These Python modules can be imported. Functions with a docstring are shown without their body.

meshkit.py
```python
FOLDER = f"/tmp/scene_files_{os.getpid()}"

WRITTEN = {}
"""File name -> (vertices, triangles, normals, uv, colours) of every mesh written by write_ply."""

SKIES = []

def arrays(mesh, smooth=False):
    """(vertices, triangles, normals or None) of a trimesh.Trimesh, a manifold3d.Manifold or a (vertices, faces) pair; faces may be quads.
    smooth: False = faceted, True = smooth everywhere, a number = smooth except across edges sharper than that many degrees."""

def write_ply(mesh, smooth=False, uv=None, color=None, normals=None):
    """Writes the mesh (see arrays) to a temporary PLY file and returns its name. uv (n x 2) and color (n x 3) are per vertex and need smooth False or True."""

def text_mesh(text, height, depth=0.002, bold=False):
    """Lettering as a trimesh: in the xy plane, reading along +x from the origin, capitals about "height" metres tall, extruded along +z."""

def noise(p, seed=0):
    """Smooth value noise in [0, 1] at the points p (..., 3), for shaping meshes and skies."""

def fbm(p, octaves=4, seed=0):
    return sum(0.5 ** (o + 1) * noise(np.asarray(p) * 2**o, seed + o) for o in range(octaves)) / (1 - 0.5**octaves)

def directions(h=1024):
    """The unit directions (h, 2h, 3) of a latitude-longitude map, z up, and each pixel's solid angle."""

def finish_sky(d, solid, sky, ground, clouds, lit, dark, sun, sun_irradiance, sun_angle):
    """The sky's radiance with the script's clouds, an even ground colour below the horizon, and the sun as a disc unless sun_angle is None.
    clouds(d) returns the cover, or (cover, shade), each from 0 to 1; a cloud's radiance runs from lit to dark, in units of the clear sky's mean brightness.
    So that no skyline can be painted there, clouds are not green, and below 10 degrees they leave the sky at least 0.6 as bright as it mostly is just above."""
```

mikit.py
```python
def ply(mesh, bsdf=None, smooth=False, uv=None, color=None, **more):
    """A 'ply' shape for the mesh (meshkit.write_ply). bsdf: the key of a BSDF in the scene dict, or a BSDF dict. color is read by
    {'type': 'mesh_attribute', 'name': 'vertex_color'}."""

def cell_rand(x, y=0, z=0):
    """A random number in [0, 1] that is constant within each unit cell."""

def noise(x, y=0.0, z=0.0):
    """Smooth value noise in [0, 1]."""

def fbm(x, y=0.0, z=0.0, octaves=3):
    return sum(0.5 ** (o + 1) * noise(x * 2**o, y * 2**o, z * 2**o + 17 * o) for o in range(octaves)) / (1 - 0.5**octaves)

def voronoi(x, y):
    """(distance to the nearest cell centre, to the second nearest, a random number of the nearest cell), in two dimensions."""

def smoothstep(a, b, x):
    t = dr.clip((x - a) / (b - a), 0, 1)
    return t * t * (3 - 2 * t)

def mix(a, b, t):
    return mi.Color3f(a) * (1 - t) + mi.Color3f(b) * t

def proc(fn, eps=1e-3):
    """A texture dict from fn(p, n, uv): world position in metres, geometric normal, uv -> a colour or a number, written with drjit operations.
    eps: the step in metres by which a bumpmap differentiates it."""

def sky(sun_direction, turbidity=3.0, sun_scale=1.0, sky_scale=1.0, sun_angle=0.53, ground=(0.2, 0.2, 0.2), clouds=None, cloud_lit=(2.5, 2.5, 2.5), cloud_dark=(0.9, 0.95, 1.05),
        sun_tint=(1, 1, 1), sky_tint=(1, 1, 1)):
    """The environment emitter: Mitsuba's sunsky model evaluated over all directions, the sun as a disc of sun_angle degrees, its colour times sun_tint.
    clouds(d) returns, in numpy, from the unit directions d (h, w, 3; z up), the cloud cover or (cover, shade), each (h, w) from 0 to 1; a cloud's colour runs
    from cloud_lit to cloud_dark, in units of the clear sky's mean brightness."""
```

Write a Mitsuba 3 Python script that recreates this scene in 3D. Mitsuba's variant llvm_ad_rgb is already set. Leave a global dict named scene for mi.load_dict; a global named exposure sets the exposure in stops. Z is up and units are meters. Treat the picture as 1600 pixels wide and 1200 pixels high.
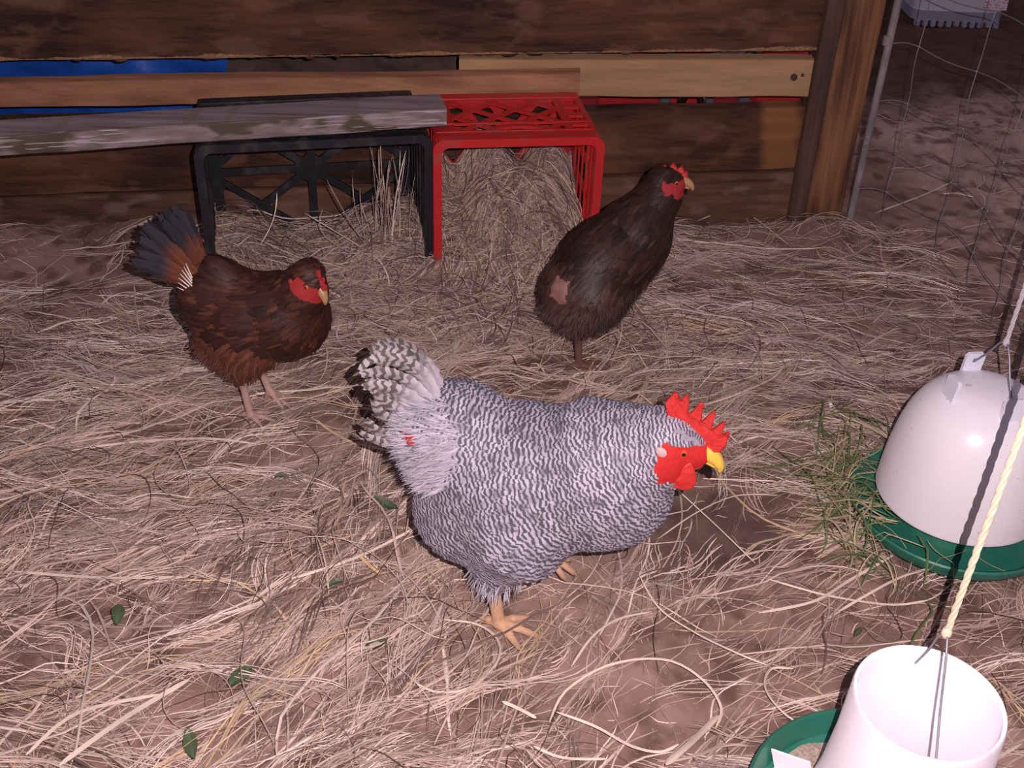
import math, numpy as np, trimesh, mitsuba as mi, mikit, drjit as dr
import shapely, shapely.geometry as sg
from shapely.ops import unary_union
from scipy.spatial import cKDTree
from mikit import proc, noise, fbm, smoothstep, mix
import meshkit
T = mi.ScalarTransform4f
scene, labels = {'type': 'scene'}, {}
rng = np.random.default_rng(7)
V = lambda *a: np.array(a, float)

# ------------------------------------------------------------------ camera, light, exposure
F_PX, PITCH, ROLL, EYE_Z = 1747.3, 0.58683, -0.039056, 1.16186
EYE = V(0, 0, EYE_Z)
_f = V(0, math.cos(PITCH), -math.sin(PITCH)); _r = V(1, 0, 0); _d = np.cross(_f, _r)
C_R = math.cos(ROLL)*_r + math.sin(ROLL)*_d; C_D = math.cos(ROLL)*_d - math.sin(ROLL)*_r; C_F = _f
scene['camera'] = {'type': 'perspective', 'fov_axis': 'x', 'fov': 2*math.degrees(math.atan(800/F_PX)), 'near_clip': .02,
                   'to_world': T().look_at(origin=EYE.tolist(), target=(EYE+C_F).tolist(), up=(-C_D).tolist())}
exposure = 0.0
scene['daylight'] = {'type': 'constant', 'radiance': {'type': 'rgb', 'value': [.155, .128, .180]}}
scene['flash'] = {'type': 'spot', 'intensity': {'type': 'rgb', 'value': [9.2, 7.75, 8.3]}, 'cutoff_angle': 72., 'beam_width': 48.,
                  'to_world': T().look_at(origin=(EYE+C_R*.055-C_D*.03).tolist(), target=(EYE+C_F*1.45+C_D*.12+C_R*.05).tolist(), up=[0, 0, 1])}

def at(px, py, z=0.):
    """the point at height z seen at a pixel of the 1600 x 1200 frame"""
    d = C_R*(px-800)/F_PX + C_D*(py-600)/F_PX + C_F
    return EYE + d*(z-EYE_Z)/d[2]

# ------------------------------------------------------------------ helpers
def obj(key, mesh, bsdf, smooth=False, uv=None, color=None, parent=None, **lab):
    if parent: key = parent+'__'+key
    k, n = key, 0
    while k in scene: n += 1; k = f'{key}_{n:03d}'
    scene[k] = mikit.ply(mesh, bsdf, smooth, uv=uv, color=color)
    if lab: labels[k] = lab
    return k
def thing(key, label, category, group=None, **more):
    labels[key] = {'label': label, 'category': category, **({'group': group} if group else {}), **more}
    return key
def cat(*ms): return trimesh.util.concatenate([m for m in ms])
def box(sx, sy, sz, c=(0, 0, 0), R=None, bev=0.0):
    if bev <= 0:
        m = trimesh.creation.box((sx, sy, sz))
    else:
        p = [V(a*(sx/2-(i != 0)*bev), b*(sy/2-(i != 1)*bev), g*(sz/2-(i != 2)*bev)) for a in (-1, 1) for b in (-1, 1) for g in (-1, 1) for i in range(3)]
        m = trimesh.convex.convex_hull(np.array(p))
    if R is not None: m.vertices = m.vertices @ np.asarray(R).T
    m.apply_translation(c); return m
def rotz(a): c, s = math.cos(a), math.sin(a); return np.array([[c, -s, 0], [s, c, 0], [0, 0, 1.]])
def roty(a): c, s = math.cos(a), math.sin(a); return np.array([[c, 0, s], [0, 1, 0], [-s, 0, c]])   # +a: x turns down
def rotx(a): c, s = math.cos(a), math.sin(a); return np.array([[1, 0, 0], [0, c, -s], [0, s, c]])
def unit(v): v = np.asarray(v, float); return v/np.maximum(np.linalg.norm(v, axis=-1, keepdims=True), 1e-12)
def tube(path, r, n=8):
    path = np.asarray(path, float); r = np.broadcast_to(r, len(path))
    t = unit(np.gradient(path, axis=0)); a = np.cross(t[0], V(.3, .2, .9)); a = unit(a); vs = []
    ang = np.arange(n)/n*2*math.pi
    for p, q, rr in zip(path, t, r):
        a = unit(a-q*(a@q)); b = np.cross(q, a)
        vs.append(p+rr*(np.cos(ang)[:, None]*a+np.sin(ang)[:, None]*b))
    v = np.vstack(vs); k = len(path); f = []
    i = np.arange(n); j = (i+1) % n
    for s in range(k-1):
        f.append(np.stack([s*n+i, s*n+j, (s+1)*n+j], 1)); f.append(np.stack([s*n+i, (s+1)*n+j, (s+1)*n+i], 1))
    v = np.vstack([v, path[:1], path[-1:]])
    f.append(np.stack([j, i, np.full(n, k*n)], 1)); f.append(np.stack([(k-1)*n+i, (k-1)*n+j, np.full(n, k*n+1)], 1))
    return trimesh.Trimesh(v, np.vstack(f), process=False)
def lathe(prof, c=(0, 0, 0), n=64):
    m = trimesh.creation.revolve(np.asarray(prof, float), sections=n); m.apply_translation(c); return m
def extrude(poly, h, frame=None):
    """shapely polygon(s) extruded by h along +z, then placed: frame = (origin, u axis, v axis, normal)"""
    ms = [trimesh.creation.extrude_polygon(g, h, engine='earcut') for g in getattr(poly, 'geoms', [poly]) if g.area > 1e-7]
    m = cat(*ms)
    if frame is not None:
        o, u, v, w = [np.asarray(x, float) for x in frame]
        m.vertices = o + m.vertices[:, :1]*u + m.vertices[:, 1:2]*v + m.vertices[:, 2:]*w
        if np.dot(np.cross(u, v), w) < 0: m.invert()
    return m
def smooth_curve(pts, n):
    pts = np.asarray(pts, float); k = len(pts); t = np.linspace(0, k-1, n); i = np.clip(t.astype(int), 0, k-2); u = (t-i)[:, None]
    P = lambda j: pts[np.clip(j, 0, k-1)]
    a, b, c, d = P(i-1), P(i), P(i+1), P(i+2)
    return .5*(2*b+(c-a)*u+(2*a-5*b+4*c-d)*u**2+(3*b-a-3*c+d)*u**3)

# ------------------------------------------------------------------ materials
def two(b): return {'type': 'twosided', 'bsdf': b}
def plain(rgb, rough=.6, spec=.4, **k):
    return {'type': 'principled', 'base_color': {'type': 'rgb', 'value': list(map(float, rgb))} if not isinstance(rgb, dict) else rgb, 'roughness': rough, 'specular': spec, **k}
VC = {'type': 'mesh_attribute', 'name': 'vertex_color'}
def wood(light, dark, grain=55., seed=0., dust=None, blotch=.5, axis=0, knots=None):
    def fn(p, n, uv):
        a, b, c = (p.x, p.y, p.z) if axis == 0 else (p.z, p.x, p.y)
        w = fbm(a*1.3+seed, c*3, b*3)*.09
        g = fbm(a*3+seed*3, (c+w)*grain*1.6, (b+w)*grain*1.6, octaves=4)
        f = noise(a*9+seed, c*420, b*420)
        m = fbm(a*5+seed*7, c*11+3, b*11, octaves=3)
        t = dr.clip(g*1.1-.12+(f-.5)*.3+(m-.5)*blotch*1.8, 0, 1)
        col = mix(dark, light, t)
        if dust is not None:
            d = smoothstep(.52, .72, fbm(a*14+seed, c*34, b*34, octaves=4))
            col = mix(col, dust, d*.55)
        return col
    return fn
def mat_wood(key, **k): scene[key] = two(plain(proc(wood(**k)), .82, .25))
mat_wood('wood_dark', light=(.130, .055, .027), dark=(.028, .013, .009), seed=1., dust=(.17, .085, .050), blotch=.95)
mat_wood('wood_mid', light=(.20, .098, .058), dark=(.055, .029, .020), seed=4., dust=(.23, .145, .11), blotch=.8)
_wd = wood((.130, .055, .027), (.028, .013, .009), 55., 5., (.17, .085, .050), .95)
def patched(p, n, uv):
    e = p.x-.535-.16*(.29-p.z)-.03*(fbm(p.x*8, p.z*25, 2.)-.5)
    return mix(_wd(p, n, uv), mix((.16, .062, .024), (.31, .135, .055), fbm(p.x*5, p.z*70, 4., octaves=4)), smoothstep(0., .03, e)*(1-.85*smoothstep(.085, .12, e)))
scene['wood_patched'] = two(plain(proc(patched), .82, .25))
mat_wood('wood_tan', light=(.44, .215, .115), dark=(.19, .085, .045), seed=9., blotch=.9, grain=40.)
mat_wood('wood_pale', light=(.52, .32, .165), dark=(.33, .19, .095), seed=12., blotch=.3, grain=45.)
mat_wood('wood_post', light=(.31, .140, .065), dark=(.075, .034, .02), seed=15., blotch=.9, axis=2)
mat_wood('wood_post_dark', light=(.15, .082, .06), dark=(.05, .03, .025), seed=19., blotch=.5, axis=2)
def grey_wood(p, n, uv):
    g = fbm(p.x*4, p.z*130, p.y*90, octaves=4); m = fbm(p.x*7+3, p.y*25, p.z*40)
    col = mix((.12, .085, .075), (.33, .265, .265), dr.clip(g*1.2-.15+(m-.5)*.9, 0, 1))
    st = smoothstep(.54, .66, fbm(p.x*9+11, p.z*26, p.y*26, octaves=4))*smoothstep(.30, .338, p.z)
    col = mix(mix(col, (.075, .052, .03), st*.9*smoothstep(.45, .8, dr.abs(n.y))), (.45, .40, .42), smoothstep(.66, .8, noise(p.x*22, p.z*420, 1.))*smoothstep(.5, .62, fbm(p.x*5, p.z*30, 8.))*smoothstep(.45, .8, dr.abs(n.y))*.8)
    return mix(col, (.16, .12, .08), smoothstep(.75, .95, noise(p.x*30, p.z*300))*.5)
scene['wood_grey'] = two(plain(proc(grey_wood), .8, .3))
DARK_PATCH, DARK_PATCH2 = at(1085, 835), at(1480, 120)
def dirt(p, n, uv):
    m = fbm(p.x*6, p.y*6, 3., octaves=4); f = fbm(p.x*45, p.y*45, p.z*45, octaves=4); s = noise(p.x*260, p.y*260)
    k = smoothstep(.44, .76, fbm(p.x*26+9, p.y*26, 1., octaves=3))
    yd = smoothstep(.98, 1.10, p.x)  # brighter daylight on the yard side, painted in as a paler dirt colour
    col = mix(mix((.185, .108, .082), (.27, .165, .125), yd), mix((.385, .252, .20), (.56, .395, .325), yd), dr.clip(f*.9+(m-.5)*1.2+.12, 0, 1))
    col = mix(col, (.115, .064, .048), k*.75)
    col = mix(col, (.5, .38, .32), smoothstep(.86, .96, s)*.5)
    r = dr.sqrt(dr.square((p.x-float(DARK_PATCH[0]))/.17)+dr.square((p.y-float(DARK_PATCH[1]))/.12))
    col = mix(col, (.085, .05, .042), smoothstep(1.25, .45, r+(m-.5)*1.3)*.72)  # darker oval patch of dirt with a noisy edge
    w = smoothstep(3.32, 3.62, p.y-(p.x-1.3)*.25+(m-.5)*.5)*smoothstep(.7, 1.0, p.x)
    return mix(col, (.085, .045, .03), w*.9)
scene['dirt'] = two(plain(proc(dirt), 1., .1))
scene['straw_mat'] = two(plain(VC, .62, .35))
scene['leaf_mat'] = two(plain(VC, .5, .4))
def black_plastic(p, n, uv):
    return mix((.012, .013, .017), (.050, .047, .050), smoothstep(.45, .8, fbm(p.x*40, p.y*40, p.z*14, octaves=3)))
scene['black_plastic'] = two(plain(proc(black_plastic), .42, .5))
def red_plastic(p, n, uv):
    return mix((.52, .022, .022), (.40, .05, .045), smoothstep(.5, .85, fbm(p.x*30, p.y*30, p.z*30, octaves=3)))
scene['red_plastic'] = two(plain(proc(red_plastic), .34, .5))
scene['wire_mat'] = two(plain((.30, .29, .31), .45, .5, metallic=.6))
scene['pole_mat'] = two(plain(proc(lambda p, n, uv: mix((.10, .085, .08), (.34, .30, .30), fbm(p.x*60, p.y*60, p.z*22))), .6, .4))
def jar_white(p, n, uv):
    s = smoothstep(.90, .94, noise(p.x*130, p.y*130, p.z*130))
    col = mix((.78, .74, .77), (.86, .82, .81), fbm(p.x*9, p.y*9, p.z*9))
    return mix(col, (.36, .27, .23), s*.45)
scene['jar_plastic'] = two(plain(proc(jar_white), .26, .5))
scene['lug_plastic'] = two(plain((.72, .72, .80), .4, .4))
scene['feeder_plastic'] = two(plain((.92, .89, .93), .4, .4))
scene['green_plastic'] = two(plain(proc(lambda p, n, uv: mix((.012, .14, .085), (.04, .20, .135), fbm(p.x*25, p.y*25, p.z*25))), .38, .5))
scene['rope_white'] = two(plain((.50, .45, .47), .8, .2))
scene['rope_yellow'] = two(plain((.66, .58, .40), .8, .2))
scene['feed_mat'] = two(plain(proc(lambda p, n, uv: mix((.26, .19, .14), (.58, .46, .37), noise(p.x*380, p.y*380, p.z*380))), .9, .2))

# ------------------------------------------------------------------ ground
WN = unit(V(-.081, 1, 0))
def wall_y(x): return 2.463+.081*x
def gauss(x, y, cx, cy, sx, sy): return np.exp(-(((x-cx)/sx)**2+((y-cy)/sy)**2))
_prng = np.random.default_rng(3)
_px, _py = _prng.uniform(-1.6, 4.2, 900), _prng.uniform(.5, 5.2, 900); _pd = _prng.uniform(.008, .026, 900); _ps = _prng.uniform(.02, .045, 900)
_keep = (_px > 1.02) | (_prng.uniform(0, 1, 900) < .35)
PITS = (_px[_keep], _py[_keep], _pd[_keep], _ps[_keep])
def gh(x, y):
    x, y = np.asarray(x, float), np.asarray(y, float)
    p = np.stack([x*7, y*7, np.zeros_like(x)], -1)
    z = (meshkit.fbm(p, 4)-.5)*.035+(meshkit.noise(p*6, 5)-.5)*.006
    inside = np.clip((1.0-x)/.05, 0, 1)
    z += -.014*np.clip((-.62-x)/.4, 0, 1)*np.clip((y-1.9)/.45, 0, 1)
    z += -.012*np.clip((wall_y(x)-.06-y)/-.08, 0, 1)*(x > .3)
    z += .03*gauss(x, y, .74, 2.44, .14, .08)
    return z*np.where(y > 3.3, 1.4, 1)
def gh_full(x, y):
    z = gh(x, y)
    for a, b, d, s in zip(*PITS):
        m = (np.abs(x-a) < 3*s) & (np.abs(y-b) < 3*s)
        z[m] -= d*(1 if a > 1.02 else .45)*np.exp(-(((x[m]-a)/s)**2+((y[m]-b)/s)**2))
    return z
def grid_mesh(xs, ys, zf):
    X, Y = np.meshgrid(xs, ys); Z = zf(X, Y)
    n, m = X.shape; i = np.arange(n*m).reshape(n, m)
    f = np.concatenate([np.stack([i[:-1, :-1], i[:-1, 1:], i[1:, 1:]], -1).reshape(-1, 3), np.stack([i[:-1, :-1], i[1:, 1:], i[1:, :-1]], -1).reshape(-1, 3)])
    return trimesh.Trimesh(np.stack([X, Y, Z], -1).reshape(-1, 3), f, process=False)
xs = np.concatenate([np.arange(-4, -1.4, .12), np.arange(-1.4, 1.6, .011), np.arange(1.6, 3.2, .02), np.arange(3.2, 6, .12)])
ys = np.concatenate([np.arange(-1.5, .6, .12), np.arange(.6, 2.7, .011), np.arange(2.7, 4.8, .02), np.arange(4.8, 7.1, .12)])
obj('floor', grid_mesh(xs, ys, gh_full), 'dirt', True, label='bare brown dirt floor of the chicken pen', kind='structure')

# ------------------------------------------------------------------ board wall behind the pen
def board(x0, x1, za0, zb0, za1, zb1, thick, off, rag=.0, seed=0, nx=140, amp=.0018):
    """a long board along the wall: bottom za and top zb at its two ends; off: its front's distance in front of the wall line"""
    t = np.linspace(0, 1, nx); x = x0+(x1-x0)*t; za = za0+(za1-za0)*t; zb = zb0+(zb1-zb0)*t
    ragz = rag*np.maximum(0, meshkit.fbm(np.stack([x*34, x*0+seed, x*0], -1), 4)-.42)*3.2
    prof = [(0, 0, .04), (0, 0, .0), (0, .04, 0), (0, .2, 0), (0, .4, 0), (0, .6, 0), (0, .8, 0), (0, .96, 0), (0, 1, .04), (1, 1, 0), (1, 0, 0)]
    rings = []
    for k, (d, u, _) in enumerate(prof):
        c = .003
        dep = off if d == 0 else off-thick
        z = za+(zb-za)*u
        y = wall_y(x)-dep
        if k == 0: y = y+c*1.5
        if k == 8: y = y+c*1.5
        if k == 1: z = z+c
        if k == 7: z = zb-c
        bump = (meshkit.fbm(np.stack([x*9, z*60+seed, x*0], -1), 3)-.5)*2*amp
        if d == 0: y = y+bump
        if u < .03 and d == 0: z = z-ragz; y = y-ragz*.35
        rings.append(np.stack([x, y, z+(meshkit.noise(np.stack([x*7, x*0+u*9+seed, x*0], -1))-.5)*.004], -1))
    A = np.stack(rings, 1); n, m = A.shape[:2]; i = np.arange(n*m).reshape(n, m); j = np.roll(i, -1, 1)
    f = np.concatenate([np.stack([i[:-1], i[1:], j[1:]], -1).reshape(-1, 3), np.stack([i[:-1], j[1:], j[:-1]], -1).reshape(-1, 3)])
    for e in (0, n-1):
        tri = [[i[e, 0], i[e, k], i[e, k+1]] for k in range(1, m-1)]
        f = np.concatenate([f, np.array(tri if e else [t_[::-1] for t_ in tri])])
    m = trimesh.Trimesh(A.reshape(-1, 3), f, process=False); m.fix_normals() if False else None
    return m
W = thing('wall_back', 'weathered brown plank wall with slatted gaps behind the nest crates', 'wall'); labels[W] = {'label': labels[W]['label'], 'kind': 'structure'}
XL, XR = -2.2, .70
def wz(zl, zr, x): return zl+(zr-zl)*(x+1.13)/1.77
def wall_board(key, mat, x0, x1, bl, br, tl, tr, thick, off, **k):
    return obj(key, board(x0, x1, wz(bl, br, x0), wz(tl, tr, x0), wz(bl, br, x1), wz(tl, tr, x1), thick, off, **k), mat, 35, parent=W)
wall_board('board', 'wood_dark', XL, XR, .372, .420, .66, .71, .04, .0, rag=.007, seed=1, nx=320)
wall_board('board', 'wood_dark', XL, XR, .668, .716, .95, 1.0, .04, .0, seed=2)
wall_board('board', 'wood_mid', XL, XR, .963, 1.01, 1.25, 1.30, .04, .0, seed=3)
wall_board('board', 'wood_patched', XL, XR, .056, .135, .235, .287, .04, .0, seed=5)
wall_board('board', 'wood_mid', XL, XR, -.15, -.10, .052, .131, .042, .006, seed=7)
k = wall_board('rail', 'wood_tan', XL, .124, .279, .327, .337, .386, .038, .04, seed=9); labels[k] = {'label': 'tan nailed rail board across the gap'}
k = wall_board('rail', 'wood_pale', -.145, .655, .293, .309, .376, .398, .038, .0, seed=11); labels[k] = {'label': 'pale yellow new rail board at the right'}
scene['crust_mat'] = two(plain(proc(lambda p, n, uv: mix((.17, .085, .04), (.40, .24, .13), noise(p.x*300, p.y*300, p.z*300))), .95, .1))
_x = np.linspace(XL, XR, 900); _r = .0042*np.clip(meshkit.fbm(np.stack([_x*13, _x*0, _x*0], -1), 4)*2.6-.62, .12, 2.2)+.001*meshkit.noise(np.stack([_x*230, _x*0, _x*0], -1))
_z = np.array([wz(.372, .420, q) for q in _x])
k = obj('dirt_crust', tube(np.stack([_x, wall_y(_x)-.001-_r*.3, _z+_r*.6], -1), _r, 7), 'crust_mat', True, parent=W); labels[k] = {'label': 'tan crumbly crust along the lower edge of the top board'}
def nail(x, z, off): m = trimesh.creation.cylinder(.006, .004, sections=14); m.vertices = m.vertices@rotx(math.pi/2).T; m.apply_translation((x, wall_y(x)-off, z)); return m
scene['knot_mat'] = two(plain((.07, .04, .03), .8, .2))
for x, z, s in ((.612, .357, 1.3), (.631, .362, .6)):
    m = nail(0, 0, 0); m.vertices = (m.vertices-V(0, wall_y(0), 0))*V(s, 1, s)+V(x, wall_y(x)-.0015, z); obj('knot', m, 'knot_mat', 40, parent=W)

# corner post of the wall
P_ = thing('wooden_post', 'square brown wooden corner post at the right end of the plank wall', 'post')
def post_mesh(x0, x1, y0, y1, z0, z1, seed, bev=.006):
    zs = np.linspace(z0, z1, 80); c = [(x0+bev, y0), (x1-bev, y0), (x1, y0+bev), (x1, y1), (x0, y1), (x0, y0+bev)]
    xsub = []
    for (a, b), (a2, b2) in zip(c, c[1:]+c[:1]):
        nn = 6 if abs(a-a2)+abs(b-b2) > .02 else 1
        xsub += [(a+(a2-a)*k/nn, b+(b2-b)*k/nn) for k in range(nn)]
    q = np.array(xsub); n = len(q)
    A = np.zeros((len(zs), n, 3)); A[..., :2] = q[None]; A[..., 2] = zs[:, None]
    d = (meshkit.fbm(np.stack([A[..., 0]*90+seed, A[..., 1]*90, A[..., 2]*6], -1), 3)-.5)*.006
    ctr = q.mean(0); A[..., :2] += unit(A[..., :2]-ctr)*d[..., None]
    i = np.arange(A.shape[0]*n).reshape(-1, n); j = np.roll(i, -1, 1)
    f = np.concatenate([np.stack([i[:-1], j[:-1], j[1:]], -1).reshape(-1, 3), np.stack([i[:-1], j[1:], i[1:]], -1).reshape(-1, 3)])
    return trimesh.Trimesh(A.reshape(-1, 3), f, process=False)
obj('post_timber', post_mesh(.692, .781, 2.497, 2.585, -.1, 2.25, 1), 'wood_post', 40, parent=P_)
obj('side_board', post_mesh(.652, .691, 2.487, 2.56, -.1, 2.25, 5, .004), 'wood_post_dark', 40, parent=P_, label='dark narrow board nailed beside the post')

# steel fence pole and wire mesh fence on the right side
pole = obj('fence_pole', cat(tube([(.801, 2.492, -.15), (.803, 2.492, .6), (.806, 2.492, 1.6)], .0085, 12), box(.016, .012, .022, (.794, 2.484, .455), bev=.002), box(.012, .012, .016, (.797, 2.482, .22), bev=.002)), 'pole_mat', 35,
           label='thin grey steel fence pole standing against the wooden post', category='pole')
FN = thing('wire_fence', 'sagging wire mesh fence between the pen and the dirt yard', 'fence')
stay = [V(.803, 2.49), V(.880, 2.502), V(.966, 2.367), V(.993, 2.196), V(.988, 2.029), V(.985, 1.86), V(.99, 1.69), V(1., 1.52), V(1.01, 1.35), V(1.02, 1.18), V(1.02, 1.0)]
rows_px = {0: [(1467, 78), (1553, 116)], 1: [(1446, 167), (1525, 205), (1588, 257)], 2: [(1416, 240), (1491, 282), (1558, 332)], 3: [(1393, 300), (1471, 344), (1532, 396), (1576, 458)], 4: [(1369, 353), (1454, 396), (1508, 452), (1544, 512)]}
def node_z(px, py, s):
    d = C_R*(px-800)/F_PX + C_D*(py-600)/F_PX + C_F
    tt = (d[:2]@s)/(d[:2]@d[:2]); return EYE_Z+d[2]*tt
nodes = {}
for r_ in range(5):
    for c_ in range(4):
        if c_ < len(rows_px[r_]): nodes[r_, c_] = node_z(*rows_px[r_][c_], stay[c_+1])
rowz = {r_: np.mean([nodes[r_, c_] for c_ in range(len(rows_px[r_]))]) for r_ in range(5)}
levels = [rowz[4], rowz[3], rowz[2], rowz[1], rowz[0]]; st_ = (levels[4]-levels[2])/2
while levels[-1] < 1.35: levels.append(levels[-1]+max(st_, .1))
wob = np.random.default_rng(11)
grid = np.zeros((len(levels), len(stay), 3))
for i_, z in enumerate(levels):
    for j_, s in enumerate(stay):
        zz = nodes.get((4-i_, j_-1), z if j_ else z+.012)
        grid[i_, j_] = (s[0]+(wob.normal(0, .004) if j_ else 0)+.0*z, s[1]+(wob.normal(0, .004) if j_ else 0), zz)
for i_ in range(len(levels)):
    pts = []
    for j_ in range(len(stay)-1):
        a, b = grid[i_, j_], grid[i_, j_+1]
        for t in np.linspace(0, 1, 6)[:-1]:
            pts.append(a+(b-a)*t+V(0, 0, .006*math.sin(math.pi*t)*(-1)**j_))
    pts.append(grid[i_, -1]); obj('line_wire', tube(smooth_curve(pts, len(pts)*2), .00125, 6), 'wire_mat', True, parent=FN)
for j_ in range(1, len(stay)):
    pts = [grid[0, j_]-V(0, 0, .05)]+list(grid[:, j_]); q = smooth_curve(pts, len(pts)*5)
    q[:, :2] += .003*np.sin(np.arange(len(q))*.9+j_)[:, None]
    kn = [trimesh.creation.icosphere(1, .0032) for _ in levels]
    for m, g in zip(kn, grid[:, j_]): m.apply_translation(g)
    obj('stay_wire', cat(tube(q, .0012, 6), *kn), 'wire_mat', True, parent=FN)

# ------------------------------------------------------------------ what lies beyond the wall and the fence
def tarp(xs_, zs_, y0, seed, amp):
    X, Z = np.meshgrid(xs_, zs_); Y = y0+(meshkit.fbm(np.stack([X*6, Z*9, X*0+seed], -1), 4)-.5)*amp+(.33-Z)*.25
    m = grid_mesh(xs_, zs_, lambda a, b: a*0); v = np.stack([X, Y, Z], -1).reshape(-1, 3)
    return trimesh.Trimesh(v, m.faces, process=False)
scene['tarp_mat'] = two(plain(proc(lambda p, n, uv: mix((.010, .07, .40), (.025, .13, .58), fbm(p.x*11, p.z*15, p.y*15))), .35, .5))
obj('blue_tarp', tarp(np.linspace(-2.2, -.72, 90), np.linspace(0.02, .62, 40), 2.68, 3, .14), 'tarp_mat', True, label='crumpled blue plastic tarp seen through the left gaps of the plank wall', category='tarp')
scene['burlap_mat'] = two(plain(proc(lambda p, n, uv: mix((.06, .04, .033), (.16, .11, .09), fbm(p.x*30, p.z*60, p.y*30, octaves=4))), .95, .1))
obj('earth_heap', tarp(np.linspace(-.80, .12, 70), np.linspace(0.0, .60, 40), 2.74, 8, .10), 'burlap_mat', True, label='dull brown heap of earth behind the wall above the black crate', category='heap')
M_ = thing('red_cart', 'red metal cart with grey bars seen through the gap behind the pale rail', 'cart')
scene['red_paint'] = two(plain((.42, .02, .025), .35, .5)); scene['grey_paint'] = two(plain((.10, .10, .12), .5, .4)); scene['chrome'] = two(plain((.7, .7, .74), .15, .5, metallic=1.))
obj('panel', box(.30, .02, .5, (.34, 2.80, .27), bev=.006), 'red_paint', 30, parent=M_)
obj('panel', box(.13, .02, .5, (.66, 2.82, .27), bev=.006), 'red_paint', 30, parent=M_)
obj('floor_pan', box(.62, .4, .02, (.42, 3.02, .12), bev=.006), 'red_paint', 30, parent=M_)
for x in (.36, .47, .56): obj('bar', box(.028, .02, .5, (x, 2.775, .27), bev=.004), 'grey_paint', 30, parent=M_)
obj('handle', tube(smooth_curve([(.40, 2.765, .20), (.415, 2.735, .245), (.445, 2.735, .225), (.455, 2.765, .16)], 20), .011, 12), 'chrome', True, parent=M_, label='shiny chrome handle')
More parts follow.
